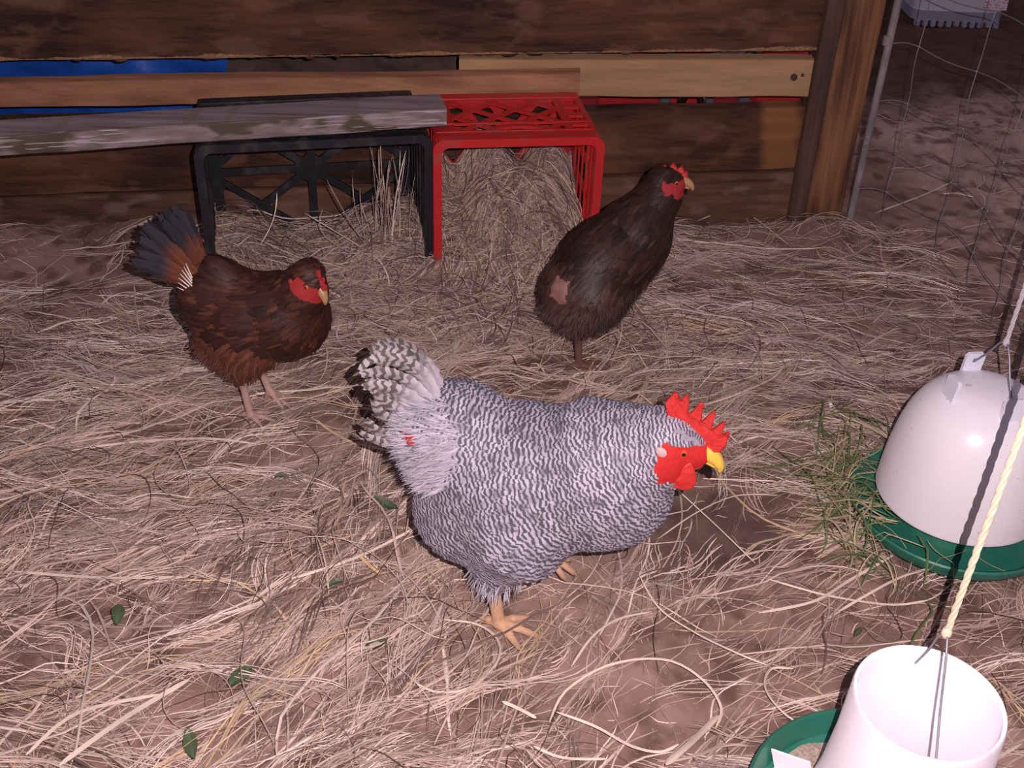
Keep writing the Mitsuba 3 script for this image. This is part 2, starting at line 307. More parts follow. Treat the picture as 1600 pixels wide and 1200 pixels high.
# far yard
scene['dark_wood_far'] = two(plain(proc(wood((.05, .035, .035), (.016, .012, .014), 30., 31.)), .9, .2))
B_ = thing('wall_far', 'dark plank wall across the far side of the yard', 'wall'); labels[B_] = {'label': labels[B_]['label'], 'kind': 'structure'}
for k_ in range(8): obj('board', box(7.8, .04, .235, (1.6, 6.2+.006*(k_ % 2), .05+.24*k_), bev=.006), 'dark_wood_far', 30, parent=B_)
TB = thing('plastic_tub', 'white plastic tub with a grey ribbed base beyond the wire fence', 'tub')
scene['tub_white'] = two(plain((.62, .58, .66), .4, .4)); scene['tub_grey'] = two(plain((.30, .30, .36), .45, .4))
tx, ty = 1.645, 4.50; tz = float(gh(tx, ty))
def rrect(w, h, r): return sg.box(-w/2+r, -h/2+r, w/2-r, h/2-r).buffer(r, quad_segs=8)
def lofted(w0, h0, w1, h1, z0, z1, r):
    a = extrude(rrect(w0, h0, r), z1-z0); t = (a.vertices[:, 2:3])/(z1-z0)
    a.vertices[:, :2] *= 1+(V(w1/w0, h1/h0)-1)*t; a.vertices[:, 2] += z0; return a
tub = lofted(.335, .27, .375, .30, .056, .34, .04); tub.apply_translation((tx, ty, tz)); obj('bucket', tub, 'tub_white', 30, parent=TB)
base = lofted(.345, .28, .345, .285, .022, .058, .04); base.apply_translation((tx, ty, tz))
obj('base', base, 'tub_grey', 30, parent=TB, label='grey base band')
for k_ in range(11):
    m = box(.020, .03, .030, (tx-.15+k_*.030, ty-.135, tz+.012), bev=.006); obj('rib', m, 'tub_grey', 30, parent=TB)
lid = lofted(.395, .32, .395, .32, .34, .362, .05); lid.apply_translation((tx, ty, tz)); obj('lid', lid, 'tub_white', 30, parent=TB)
def sticker(p, n, uv):
    a = noise(p.x*130, p.z*260); b = smoothstep(.35, .5, dr.abs(dr.sin(p.z*330)))
    return mix((.72, .66, .70), (.62, .12, .24), smoothstep(.5, .62, a)*b*.8)
scene['sticker_mat'] = two(plain(proc(sticker), .4, .3))
obj('sticker', box(.085, .002, .07, (tx+.130, ty-.1425, tz+.105), R=rotx(-.055)), 'sticker_mat', False, parent=TB, label='small white and pink paper label')

# ------------------------------------------------------------------ crates used as nest boxes
def line(pts, w, cap=2): return sg.LineString(pts).buffer(w/2, cap_style=cap)
def crate(key, o, yaw, w, H, d, mat, style, label, zoff=0.):
    k = thing(key, label, 'crate', 'crates on their sides')
    del labels[k]['group']
    R = rotz(yaw); X, Y, Z = R[:, 0], R[:, 1], V(0, 0, 1); o = np.asarray(o, float); th = .006
    full = sg.box(0, 0, w, H); edge = full.difference(full.buffer(-.030, join_style=1))
    if style == 'star':
        c = V(w/2, H*.50); bars = [sg.Point(c).buffer(.032)]
        for a in ((w/2, 0), (w/2, H), (0, H*.50), (w, H*.50), (0, 0), (w, 0), (0, H), (w, H)): bars.append(line([c, a], .017))
        for a, b in (((0, H*.50), (w/2, 0)), ((w, H*.50), (w/2, 0)), ((0, H*.50), (w/2, H)), ((w, H*.50), (w/2, H))): bars.append(line([a, b], .014))
        g = unary_union(bars+[edge]).intersection(full).buffer(.004).buffer(-.004)
    else:
        bars = []
        for q in np.arange(-w, 2*w, .066):
            bars += [line([(q, 0), (q+H*.8, H)], .013), line([(q+H*.8, 0), (q, H)], .013)]
        g = unary_union(bars+[edge]).intersection(full)
    obj('base_grid', extrude(g, th, (o+Y*(d-th), X, Z, Y)), mat, 30, parent=k)
    def side(u_len, lattice):
        f = sg.box(0, .02, u_len, d-.004)
        if lattice:
            inner = sg.box(.045, .052, u_len-.058, d-.045); bars = []
            for q in np.arange(-.4, u_len+.4, .088): bars += [line([(q, .05), (q+.20, d-.04)], .0095), line([(q+.20, .05), (q, d-.04)], .0095)]
            lat = unary_union(bars).intersection(inner); g = f.difference(inner).union(lat)
            hx = u_len*.52; handle = sg.Polygon([(hx-.055, .055)]+[(hx+.055*math.cos(t), .055+.03*math.sin(t)) for t in np.linspace(math.pi, 0, 14)]+[(hx+.055, .055)])
            arch = handle.buffer(.012); g = g.union(arch.intersection(f)).difference(handle.buffer(-.002))
            for q in np.linspace(.05, d-.075, 4): g = g.difference(sg.box(u_len-.045, q, u_len-.012, q+.036).buffer(-.004).buffer(.004))
            g = g.union(sg.box(u_len-.062, .02, u_len-.045, d-.01))
            return g
        holes = [sg.box(a, .07, a+.022, d-.045).buffer(-.004).buffer(.004) for a in np.arange(.05, u_len-.06, .042)]
        return f.difference(unary_union(holes)) if style == 'star' else f.difference(unary_union([sg.box(a, .06, a+.05, d-.05) for a in np.arange(.05, u_len-.08, .066)]))
    for nm, org, U, n_, ul, lat in (('side_panel', o+Z*(H-th), X, Z, w, style != 'star'), ('side_panel', o, X, Z, w, False), ('side_panel', o, Z, X, H, False), ('side_panel', o+X*(w-th), Z, X, H, False)):
        obj(nm, extrude(side(ul, lat), th, (org, U, Y, n_)), mat, 30, parent=k)
    # inner ribs of the side walls and the rounded rim of the opening
    for xx, sgn in ((th, 1), (w-th-.004, 1)):
        for q in (.05, .09, .13, .17, .21): obj('rib', box(.004, .006, H-.02, o+X*(xx+.002)+Y*q+Z*H/2, R=R, bev=.001), mat, 30, parent=k)
    outer = full.buffer(-.018).buffer(.024); inner = full.buffer(-.027).buffer(.016)
    r1 = extrude(outer.difference(inner), .020, (o-Y*.002, X, Z, Y))
    r2 = extrude(full.buffer(-.014).buffer(.017).difference(full.buffer(-.022).buffer(.015)), .012, (o+Y*.018, X, Z, Y))
    obj('rim', cat(r1, r2), mat, 30, parent=k)
    for q in (.055, .10): obj('band', extrude(full.buffer(-.01).buffer(.0115).difference(full.buffer(-.004)), .006, (o+Y*q, X, Z, Y)), mat, 30, parent=k)
    for q in (.245,): obj('band', extrude(full.buffer(-.01).buffer(.0125).difference(full.buffer(-.004)), .030, (o+Y*q, X, Z, Y)), mat, 30, parent=k)
    return o, X, Y
BC = crate('black_crate', V(-.622, 2.017, .0), .236, .452, .332, .28, 'black_plastic', 'star', 'black plastic crate lying on its side as a nest box under the grey plank')
RC = crate('red_crate', V(-.168, 2.094, .0), .165, .335, .332, .28, 'red_plastic', 'lattice', 'red plastic milk crate lying on its side, stuffed with hay')

# weathered plank lying across the black crate
def plank():
    a, b = V(-1.55, 1.800, .322), V(-.150, 2.138, .349)
    # front lower edge from a to b; 38 mm thick, 92 mm deep
    ax = unit(b-a); dp = unit(np.cross(V(0, 0, 1), ax)); n = 200; s = np.linspace(0, np.linalg.norm(b-a), n)
    prof = [(0, .003), (0, .013), (0, .025), (.0, .035), (.003, .038), (.03, .038), (.06, .038), (.089, .038), (.092, .035), (.092, .003), (.089, 0), (.003, 0)]
    A = np.zeros((n, len(prof), 3))
    for k_, (d_, z_) in enumerate(prof):
        q = a+ax*s[:, None]+dp*d_+V(0, 0, z_)
        nz = meshkit.fbm(np.stack([s*8, s*0+d_*60, s*0+z_*60], -1), 4)-.5
        A[:, k_] = q+dp*(nz*.007)[:, None]*(d_ < .01)+V(0, 0, 1)*(nz*.004)[:, None]
    m = len(prof); i = np.arange(n*m).reshape(n, m); j = np.roll(i, -1, 1)
    f = np.concatenate([np.stack([i[:-1], i[1:], j[1:]], -1).reshape(-1, 3), np.stack([i[:-1], j[1:], j[:-1]], -1).reshape(-1, 3)])
    for e in (0, n-1):
        tri = [[i[e, 0], i[e, k], i[e, k+1]] for k in range(1, m-1)]; f = np.concatenate([f, np.array([t[::-1] for t in tri] if e else tri)])
    return trimesh.Trimesh(A.reshape(-1, 3), f[:, ::-1], process=False)
obj('perch_plank', plank(), 'wood_grey', 40, label='weathered grey plank perch resting across the top of the black crate', category='plank')

# ------------------------------------------------------------------ hanging waterer and feeder
def rounded_tab(w, h, t, hole=None):
    g = rrect(w, h, min(w, h)*.22)
    if hole: g = g.difference(sg.Point(0, h*.22).buffer(hole))
    return extrude(g, t)
def arc_tab(m, c, ang, rad, z, lean=0.):
    """stands a tab (xy plane, z thick) upright on a circle round c"""
    X, Y = V(-math.sin(ang), math.cos(ang), 0), V(0, 0, 1); N = V(math.cos(ang), math.sin(ang), 0)
    Yl = Y*math.cos(lean)-N*math.sin(lean); o = V(c[0]+rad*math.cos(ang), c[1]+rad*math.sin(ang), z)
    m.vertices = o+m.vertices[:, :1]*X+m.vertices[:, 1:2]*Yl+m.vertices[:, 2:]*np.cross(X, Yl); return m
WC = V(.706, 1.384); wz0 = .022
Wt = thing('poultry_waterer', 'white plastic dome waterer on a green tray hanging by the wire fence', 'waterer')
jar = [(0, .250), (.02, .2495), (.045, .245), (.068, .234), (.088, .216), (.102, .192), (.112, .16), (.119, .12), (.123, .08), (.1245, .056), (.1245, .046), (.120, .044), (.10, .044)]
jp = smooth_curve(np.array(jar), 70); obj('jar', lathe(jp[::-1], (WC[0], WC[1], wz0-.0), 96), 'jar_plastic', 60, parent=Wt)
tray = [(0, 0), (.125, 0), (.143, .006), (.157, .022), (.161, .036), (.159, .039), (.154, .036), (.147, .020), (.135, .012), (.10, .012), (0, .012)]
obj('tray', lathe(tray, (WC[0], WC[1], wz0-.012), 96), 'green_plastic', 40, parent=Wt, label='green drinking tray')
obj('neck', lathe([(0, .0), (.085, .0), (.085, .05), (0, .05)], (WC[0], WC[1], wz0), 48), 'green_plastic', 40, parent=Wt)
for ang in (97, 190, 277, 5):
    m = rounded_tab(.030, .044, .006, .004 if ang == 97 else None); m.vertices[:, 2] -= .003
    obj('lug', arc_tab(m, WC, math.radians(ang), .064, wz0+.246, .10), 'lug_plastic', 30, parent=Wt)
def bail(c, rad, a0, a1, z, top):
    A0, A1 = V(c[0]+rad*math.cos(a0), c[1]+rad*math.sin(a0), z), V(c[0]+rad*math.cos(a1), c[1]+rad*math.sin(a1), z)
    return smooth_curve([A0, A0*.6+np.array(top)*.4, top, A1*.6+np.array(top)*.4, A1], 40)
wtop = V(WC[0], WC[1], wz0+.325)
obj('wire_bail', tube(bail(WC, .066, math.radians(277), math.radians(97), wz0+.248, wtop), .0016, 8), 'wire_mat', True, parent=Wt, label='thin wire handle')
def rope(p0, p1, r, key, mat, label):
    n = 420; s = np.linspace(0, 1, n); L = np.linalg.norm(np.asarray(p1)-p0); ph = s*L/.045*2*math.pi; base = p0+(np.asarray(p1)-p0)*s[:, None]
    st = [tube(base+r*.48*np.stack([np.cos(ph+q), np.sin(ph+q), ph*0], -1), r*.62, 7) for q in (0, 2*math.pi/3, 4*math.pi/3)]
    kn = trimesh.creation.icosphere(2, r*1.5); kn.vertices = kn.vertices*V(1, 1, 1.4)+p0
    return obj(key, cat(kn, *st), mat, True, label=label, category='rope', group='ropes holding the waterer and feeder')
rope(wtop, V(WC[0]+.02, WC[1]+.0, 2.23), .0033, 'hanging_rope', 'rope_white', 'greyish white rope holding up the dome waterer by the fence')
HC = V(.443, .789)
Hf = thing('poultry_feeder', 'white plastic tube feeder with a green pan in the near right corner', 'feeder')
tubep = [(.100, .045), (.094, .07), (.086, .12), (.080, .19), (.0775, .262), (.076, .266), (.0725, .264), (.072, .259), (.075, .19), (.081, .12), (.089, .07), (.095, .045)]
tm = lathe(tubep+tubep[:1], (HC[0], HC[1], 0), 96); obj('hopper', tm, 'feeder_plastic', 50, parent=Hf)
pan = [(0, .014), (.125, .014), (.146, .024), (.152, .052), (.155, .057), (.159, .054), (.157, .044), (.150, .016), (.13, .004), (0, .004)]
obj('pan', lathe(pan[::-1], (HC[0], HC[1], 0.012), 96), 'green_plastic', 40, parent=Hf, label='green feed pan')
def feed_mesh(r0, z, seed):
    rr, aa = np.meshgrid(np.linspace(0, r0, 26), np.linspace(0, 2*math.pi, 72, endpoint=False)); X, Y = HC[0]+rr*np.cos(aa), HC[1]+rr*np.sin(aa)
    Z = z+(meshkit.fbm(np.stack([X*40, Y*40, X*0+seed], -1), 4)-.5)*.016; n, m = X.shape; i = np.arange(n*m).reshape(n, m); j = np.roll(i, -1, 0)
    f = np.concatenate([np.stack([i[:, :-1], i[:, 1:], j[:, 1:]], -1).reshape(-1, 3), np.stack([i[:, :-1], j[:, 1:], j[:, :-1]], -1).reshape(-1, 3)])
    return trimesh.Trimesh(np.stack([X, Y, Z], -1).reshape(-1, 3), f, process=False)
obj('chicken_feed', feed_mesh(.140, .036, 2), 'feed_mat', True, label='brown crumbly chicken feed lying in the pan of the tube feeder', category='feed', kind='stuff')
for ang in range(0, 360, 60):     # dividing fins between hopper foot and pan
    R = rotz(math.radians(ang+20)); obj('fin', box(.052, .003, .040, V(HC[0], HC[1], .052)+R@V(.118, 0, 0), R=R@roty(.35), bev=.001), 'feeder_plastic', 30, parent=Hf)
htop = V(HC[0], HC[1]+.012, .352)
a0, a1 = math.radians(262), math.radians(82)
obj('wire_bail', tube(bail(HC, .071, a0, a1, .245, htop), .0012, 8), 'wire_mat', True, parent=Hf, label='thin wire handle')
rope(htop, V(HC[0]+.03, HC[1]+.012, 2.23), .0034, 'hanging_rope', 'rope_yellow', 'pale yellow rope holding up the tube feeder in the near right corner')
obj('trim_1', cat(box(4.2, .09, .14, (.0, 1.392, 2.30), bev=.006)), 'wood_dark', 30, label='roof beam above the pen', kind='structure')
obj('trim_2', cat(box(4.2, .09, .14, (.0, .802, 2.30), bev=.006)), 'wood_dark', 30, label='second roof beam above the pen', kind='structure')

# ------------------------------------------------------------------ birds: one body surface per bird from blended volumes, feathers laid over it
def Ep(c, r, R=np.eye(3), k=.02, tag='body', flow=(-1, 0, -.25), fe=None): return dict(t='E', c=V(*c), r=V(*r), R=np.asarray(R), k=k, tag=tag, flow=unit(V(*flow)), fe=fe)
def Cp(a, b, ra, rb, k=.015, tag='body', flow=None, fe=None):
    a, b = V(*a), V(*b); return dict(t='C', a=a, b=b, ra=ra, rb=rb, k=k, tag=tag, flow=unit(a-b) if flow is None else unit(V(*flow)), fe=fe)
def pdist(q, p):
    if q['t'] == 'E':
        l = (p-q['c'])@q['R']; k0 = np.linalg.norm(l/q['r'], axis=-1); k1 = np.linalg.norm(l/q['r']**2, axis=-1)
        return k0*(k0-1)/np.maximum(k1, 1e-6)
    ab = q['b']-q['a']; t = np.clip(((p-q['a'])@ab)/(ab@ab), 0, 1)
    return np.linalg.norm(p-q['a']-t[..., None]*ab, axis=-1)-(q['ra']+(q['rb']-q['ra'])*t)
def pbounds(q):
    if q['t'] == 'E': e = np.sqrt(((q['R']*q['r'])**2).sum(1)); return q['c']-e, q['c']+e
    return np.minimum(q['a']-q['ra'], q['b']-q['rb']), np.maximum(q['a']+q['ra'], q['b']+q['rb'])
def body_mesh(prims, h=.0028):
    lo = np.min([pbounds(q)[0] for q in prims], 0)-.012; hi = np.max([pbounds(q)[1] for q in prims], 0)+.012
    n = np.ceil((hi-lo)/h).astype(int)+1; D = np.full(n, .03)
    ax = [lo[i]+h*np.arange(n[i]) for i in range(3)]
    for q in prims:
        a, b = pbounds(q); i0 = np.maximum(((a-.03-lo)/h).astype(int), 0); i1 = np.minimum(((b+.03-lo)/h).astype(int)+2, n)
        sl = tuple(slice(x, y) for x, y in zip(i0, i1)); P = np.stack(np.meshgrid(*[ax[i][sl[i]] for i in range(3)], indexing='ij'), -1)
        d = pdist(q, P); e = D[sl]; hh = np.clip(.5+.5*(e-d)/q['k'], 0, 1); D[sl] = e+(d-e)*hh-q['k']*hh*(1-hh)
    # surface nets
    S = D < 0; c = np.zeros(np.array(n)-1, int); acc = np.zeros((*c.shape, 3)); cnt = np.zeros(c.shape)
    for axis in range(3):
        o1, o2 = [i for i in range(3) if i != axis]
        A = [slice(None)]*3; B = [slice(None)]*3; A[axis] = slice(0, -1); B[axis] = slice(1, None)
        da, db = D[tuple(A)], D[tuple(B)]; cross = (da < 0) != (db < 0); t = np.where(cross, da/np.where(cross, da-db, 1), 0)
        for u in (0, 1):
            for v in (0, 1):
                s = [slice(None)]*3; s[o1] = slice(u, u+c.shape[o1]); s[o2] = slice(v, v+c.shape[o2])
                cr, tt = cross[tuple(s)], t[tuple(s)]; add = np.zeros((*c.shape, 3)); add[..., axis] = tt; add[..., o1] = u; add[..., o2] = v
                acc += add*cr[..., None]; cnt += cr
    idx = np.full(c.shape, -1); on = cnt > 0; idx[on] = np.arange(on.sum())
    v = lo+h*(np.argwhere(on)+acc[on]/cnt[on][:, None]); F = []
    for axis in range(3):
        o1, o2 = (axis+1) % 3, (axis+2) % 3
        A = [slice(1, -1)]*3; B = [slice(1, -1)]*3; A[axis] = slice(0, -1); B[axis] = slice(1, None)
        sa, sb = S[tuple(A)], S[tuple(B)]
        g = np.argwhere(sa != sb); off = np.ones(3, int); off[axis] = 0; g = g+off; ins = sa[sa != sb]
        def cell(d1, d2): q = g.copy(); q[:, o1] += d1; q[:, o2] += d2; return idx[q[:, 0], q[:, 1], q[:, 2]]
        a, b, cc, d = cell(-1, -1), cell(0, -1), cell(0, 0), cell(-1, 0)
        f = np.where(ins[:, None], np.stack([a, b, cc, d], 1), np.stack([a, d, cc, b], 1)); F += [f[:, [0, 1, 2]], f[:, [0, 2, 3]]]
    m = trimesh.Trimesh(v, np.vstack(F), process=False); trimesh.smoothing.filter_taubin(m, iterations=6); return m
def blend(prims, p):
    D = np.stack([pdist(q, p) for q in prims]); near = D.argmin(0); w = np.exp(-(D-D.min(0))/.012)
    flow = unit(np.einsum('kn,kj->nj', w, np.array([q['flow'] for q in prims]))); return near, w/w.sum(0), flow
def feathers(P, N, Tn, L, W, lift, curl, rows=6, base=.0012, camber=.12):
    """(vertices, faces, s, c, feather index) of blades rooted at P, running along Tn"""
    n = len(P); S = np.cross(N, Tn); s = np.linspace(0, 1, rows); cs = V(-1, 0, 1)
    prof = np.sin(np.pi*np.clip(.16+.82*s, 0, 1))**.55
    L, W, lift = (np.broadcast_to(x, n) for x in (L, W, lift))
    A = P[:, None, None, :]+Tn[:, None, None, :]*(L[:, None]*s)[:, :, None, None]+S[:, None, None, :]*(.5*W[:, None, None]*prof[None, :, None]*cs)[..., None]
    hgt = base+L[:, None]*(lift[:, None]*s-curl*s**2); A = A+N[:, None, None, :]*(hgt[:, :, None]-camber*W[:, None, None]*np.abs(cs)*prof[None, :, None])[..., None]
    i = np.arange(rows*3).reshape(rows, 3); f = np.concatenate([np.stack([i[:-1, :-1], i[:-1, 1:], i[1:, 1:]], -1).reshape(-1, 3), np.stack([i[:-1, :-1], i[1:, 1:], i[1:, :-1]], -1).reshape(-1, 3)])
    F = (np.arange(n)[:, None, None]*rows*3+f).reshape(-1, 3)
    return A.reshape(-1, 3), F, np.tile(np.repeat(s, 3), n), np.tile(cs, n*rows), np.repeat(np.arange(n), rows*3)
def sample(mesh, n, seed, thin):
    p, fi = trimesh.sample.sample_surface(mesh, n, seed=seed); keep = np.ones(len(p), bool)
    if thin:
        t = cKDTree(p); 
        for a, b in t.query_pairs(thin, output_type='ndarray'): 
            if keep[a] and keep[b]: keep[b] = False
    vn = mesh.vertex_normals[mesh.faces[fi]].mean(1); return p[keep], unit(vn)[keep]
def ribbon_feather(path, width, nrm, rows, prof, barb=.0, rg=None):
    """a long feather: path (n,3), width profile, nrm: the direction across the vane at each point"""
    path = smooth_curve(path, rows); t = unit(np.gradient(path, axis=0)); side = np.asarray(nrm, float)-t*(t@np.asarray(nrm, float))[:, None]; side = unit(side); up = np.cross(t, side)
    s = np.linspace(0, 1, rows); w = width*prof(s); cs = np.linspace(-1, 1, 7)
    jag = (rg.uniform(-1, 1, (rows, 7))*barb*np.abs(cs)**2) if rg is not None else np.zeros((rows, 7))
    A = path[:, None]+side[:, None]*(w[:, None]*cs*(1+jag))[..., None]*.5+t[:, None]*(w[:, None]*.30*np.abs(cs))[..., None]-up[:, None]*(.10*w[:, None]*cs**2)[..., None]+up[:, None]*(.0012*(np.abs(cs) < .1))[None, :, None]
    i = np.arange(rows*7).reshape(rows, 7); f = np.concatenate([np.stack([i[:-1, :-1], i[:-1, 1:], i[1:, 1:]], -1).reshape(-1, 3), np.stack([i[:-1, :-1], i[1:, 1:], i[1:, :-1]], -1).reshape(-1, 3)])
    return A.reshape(-1, 3), f, np.repeat(s, 7), np.tile(cs, rows)

def barred(dark, light, bias=0.):
    def fn(p, n, uv):
        v = uv.y+.10*dr.square(uv.x*2-1)*2+(noise(p.x*150, p.y*150, p.z*150)-.5)*.55
        b = .5+.5*dr.sin(v*6.28318)
        t = smoothstep(.26+bias, .74+bias, b+(noise(p.x*210+3, p.y*210, p.z*210)-.5)*.55)
        t = t*smoothstep(-.5, 1.2, noise(p.x*95, p.y*95, p.z*95+5)*1.6)
        t = dr.clip(t*(.82+.3*noise(p.x*60, p.y*60, p.z*60)), 0, 1)
        return mix(dark, light, t)
    return fn
scene['barred_mat'] = two(plain(proc(barred((.092, .080, .096), (.50, .465, .53))), .6, .3))
_bt = barred((.13, .108, .095), (.47, .435, .445), -.04)
scene['barred_tail'] = two(plain(proc(lambda p, n, uv: mix((.50, .46, .48), _bt(p, n, uv), smoothstep(2.6, 6.0, uv.y))), .55, .3))
scene['feather_mat'] = two(plain(VC, .52, .30))
scene['fluff_mat'] = two(plain(VC, .85, .15))
scene['body_mat'] = two(plain(VC, .7, .2))
scene['comb_mat'] = two(plain(proc(lambda p, n, uv: mix((.44, .014, .014), (.66, .045, .038), fbm(p.x*160, p.y*160, p.z*160))), .48, .45))
scene['comb_dull'] = two(plain(proc(lambda p, n, uv: mix((.36, .022, .024), (.56, .05, .055), fbm(p.x*160, p.y*160, p.z*160))), .5, .4))
scene['beak_yellow'] = two(plain((.74, .48, .07), .35, .5)); scene['beak_horn'] = two(plain((.42, .25, .11), .4, .5))
scene['eye_mat'] = two(plain(VC, .08, .6)); scene['quill_mat'] = two(plain((.74, .62, .52), .4, .5))
scene['lobe_mat'] = two(plain((.55, .40, .38), .6, .3))

class Bird:
    def __init__(s, key, origin, yaw, prims, head, hR, hs, seed, S=1., lift=0., bs=1.):
        s.S, s.lift, s.bs = S, lift, bs; s.key, s.R, s.o, s.prims, s.h, s.hR, s.hs = key, rotz(yaw), V(*origin), prims, V(*head), hR, hs; s.rg = np.random.default_rng(seed); s.m = body_mesh(prims)
    def W(s, v): v = np.array(v, float); z = np.clip((v[..., 2]-.015)/.075, 0, 1); v[..., 2] += s.lift*z*z*(3-2*z); return s.S*v@s.R.T+s.o
    def H(s, v): return s.h+(np.asarray(v, float)*s.hs)@s.hR.T
    def body(s, cols, mat='body_mat', **lab):
        near, w, _ = blend(s.prims, s.m.vertices); fc = cols.get('crown', cols['neck']); c = np.einsum('kn,kj->nj', w**2, np.array([fc if q['tag'] == 'face' else cols[q['tag']] for q in s.prims]))/(w**2).sum(0)[:, None]; c[s.bare(s.m.vertices)] = cols['face']
        obj('body', trimesh.Trimesh(s.W(s.m.vertices), s.m.faces, process=False), mat, True, color=c*s.rg.uniform(.9, 1.1, (len(c), 1)), parent=s.key, **lab)
    def bare(s, p):
        l = (p-s.h)@s.hR/s.hs/s.bs; return (l[:, 0] > -.017) & (l[:, 2] < .0115+.15*np.minimum(l[:, 0], 0)) & (l[:, 2] > -.030) & (l[:, 0]+.45*l[:, 2] > -.018) & (np.linalg.norm(l, axis=1) < .06)
    def plumage(s, n, thin, mat, skip, colf, uvmode=False, key='plumage', tags=None, fe_default=(.026, .016, .006, .10), curl=.10, mask=None, base=.0012, **lab):
        p, N = sample(s.m, n, int(s.rg.integers(1e6)), thin); near, w, flow = blend(s.prims, p)
        tg = np.array([q['tag'] for q in s.prims])[near]; ok = ~np.isin(tg, skip) & ~s.bare(p)
        if tags: ok &= np.isin(tg, tags)
        if mask is not None: ok &= mask(p, N)
        p, N, flow, w, tg = p[ok], N[ok], flow[ok], w[:, ok], tg[ok]
        fe = np.einsum('kn,kj->nj', w, np.array([q['fe'] or fe_default for q in s.prims], float))
        Tn = flow+s.rg.normal(0, .10, flow.shape); Tn = unit(Tn-N*(Tn*N).sum(1)[:, None])
        L = fe[:, 0]*s.rg.uniform(.85, 1.15, len(p)); v, f, ss, cc, fi = feathers(p-Tn*(L*.3)[:, None], N, Tn, L, fe[:, 1]*s.rg.uniform(.9, 1.1, len(p)), fe[:, 3]*s.rg.uniform(.6, 1.4, len(p)), curl, base=base)
        m = trimesh.Trimesh(s.W(v), f, process=False)
        if uvmode: obj(key, m, mat, True, uv=np.stack([cc*.5+.5, ss*(L/fe[:, 2])[fi]], 1), parent=s.key, kind='stuff', **lab)
        else: obj(key, m, mat, True, color=colf(p, N, tg, s.rg)[fi]*(1-.22*np.abs(cc)**2+.1*(cc == 0))[:, None], parent=s.key, kind='stuff', **lab)
    def fluff(s, n, L, W, colf, mask, key='fluff', droop=.25, spread=.6, **lab):
        p, N = sample(s.m, n, int(s.rg.integers(1e6)), 0); near, w, flow = blend(s.prims, p); ok = mask(p, N); p, N, flow = p[ok], N[ok], flow[ok]
        Tn = flow+N*.35+s.rg.normal(0, spread*.5, p.shape); Tn[:, 2] -= droop; Tn = unit(Tn-N*np.minimum((Tn*N).sum(1)-.15, 0)[:, None]); Nn = unit(N-Tn*(N*Tn).sum(1)[:, None])
        v, f, ss, cc, fi = feathers(p, Nn, Tn, L*s.rg.uniform(.6, 1.3, len(p)), W, .1, .12, rows=4, base=.0005)
        obj(key, trimesh.Trimesh(s.W(v), f, process=False), 'fluff_mat', True, color=colf(p, s.rg)[fi], parent=s.key, kind='stuff', **lab)
    def part(s, key, mesh, mat, smooth=True, color=None, **lab):
        obj(key, trimesh.Trimesh(s.W(mesh.vertices), mesh.faces, process=False), mat, smooth, color=color, parent=s.key, **lab)
    def surf(s, x, z, y):
        l = (s.m.vertices-s.h)@s.hR/s.hs; d = np.hypot(l[:, 0]-x, l[:, 2]-z); k = (d < .005) & (l[:, 1]*y > 0)
        return float(np.median(np.abs(l[k, 1]))) if k.any() else .016
    def patch(s, key, c, r, mat, off=.004, **lab):
        v, n = s.m.vertices, s.m.vertex_normals; q = (v-V(*c))/V(*r); d = np.sqrt((q**2).sum(1))+(meshkit.fbm(v*70, 3)-.5)*.9
        f = s.m.faces[(d[s.m.faces] < 1).all(1)]; w = v+n*(off*np.clip((1-d)*4, 0, 1)+(meshkit.fbm(v*260, 2)-.5)*.003)[:, None]
        m = trimesh.Trimesh(w, f, process=False); m.remove_unreferenced_vertices(); s.part(key, m, mat, True, **lab)
    def hpart(s, key, mesh, mat, smooth=True, color=None, **lab):
        s.part(key, trimesh.Trimesh(s.H(mesh.vertices), mesh.faces, process=False), mat, smooth, color, **lab)
    def comb(s, pts, mat, t=.008, lean=0., ks=1.):
        poly = sg.Polygon(pts).buffer(-.0012).buffer(.0024).buffer(-.0012); m = extrude(poly, t, (V(0, -t/2, 0), V(1, 0, 0), V(0, 0, 1), V(0, 1, 0)))
        v, f = trimesh.remesh.subdivide_to_size(m.vertices, m.faces, .004, max_iter=12); m = trimesh.Trimesh(v, f, process=True); m.merge_vertices()
        trimesh.smoothing.filter_taubin(m, iterations=12); z = np.clip((m.vertices[:, 2]-.012)/.045, 0, 1); m.vertices[:, 1] = m.vertices[:, 1]*(1.25-.75*z)+lean*z**1.5+.0022*np.sin(m.vertices[:, 0]*110)*z
        m.vertices += (meshkit.noise(m.vertices*300)-.5)[:, None]*.0012; m.vertices = V(.022, 0, .010)+(m.vertices-V(.022, 0, .010))*ks; s.hpart('comb', m, mat)
    def wattles(s, mat, size, pos):
        for y in (-1, 1):
            m = trimesh.creation.icosphere(3); v = m.vertices; v = v*V(size[0], size[1], size[2])*(1+.35*np.clip(-v[:, 2:3], -1, 1)*V(1, .6, 0)); v = v+V(0, 0, 0)
            v[:, 1] += (meshkit.fbm(v*180, 3)-.5)*.004; m.vertices = v+V(pos[0], y*pos[1], pos[2]); s.hpart('wattle', m, mat)
    def eyes(s, pos, r, iris):
        for y in (-1, 1):
            m = trimesh.creation.icosphere(3, r); d = unit(m.vertices)@unit(V(.25, y, .1)); c = np.where((d > .86)[:, None], (.005, .005, .005), iris); m.apply_translation(V(pos[0], y*(s.surf(pos[0], pos[2], y)-.3*r), pos[2])); s.hpart('eye', m, 'eye_mat', True, c)
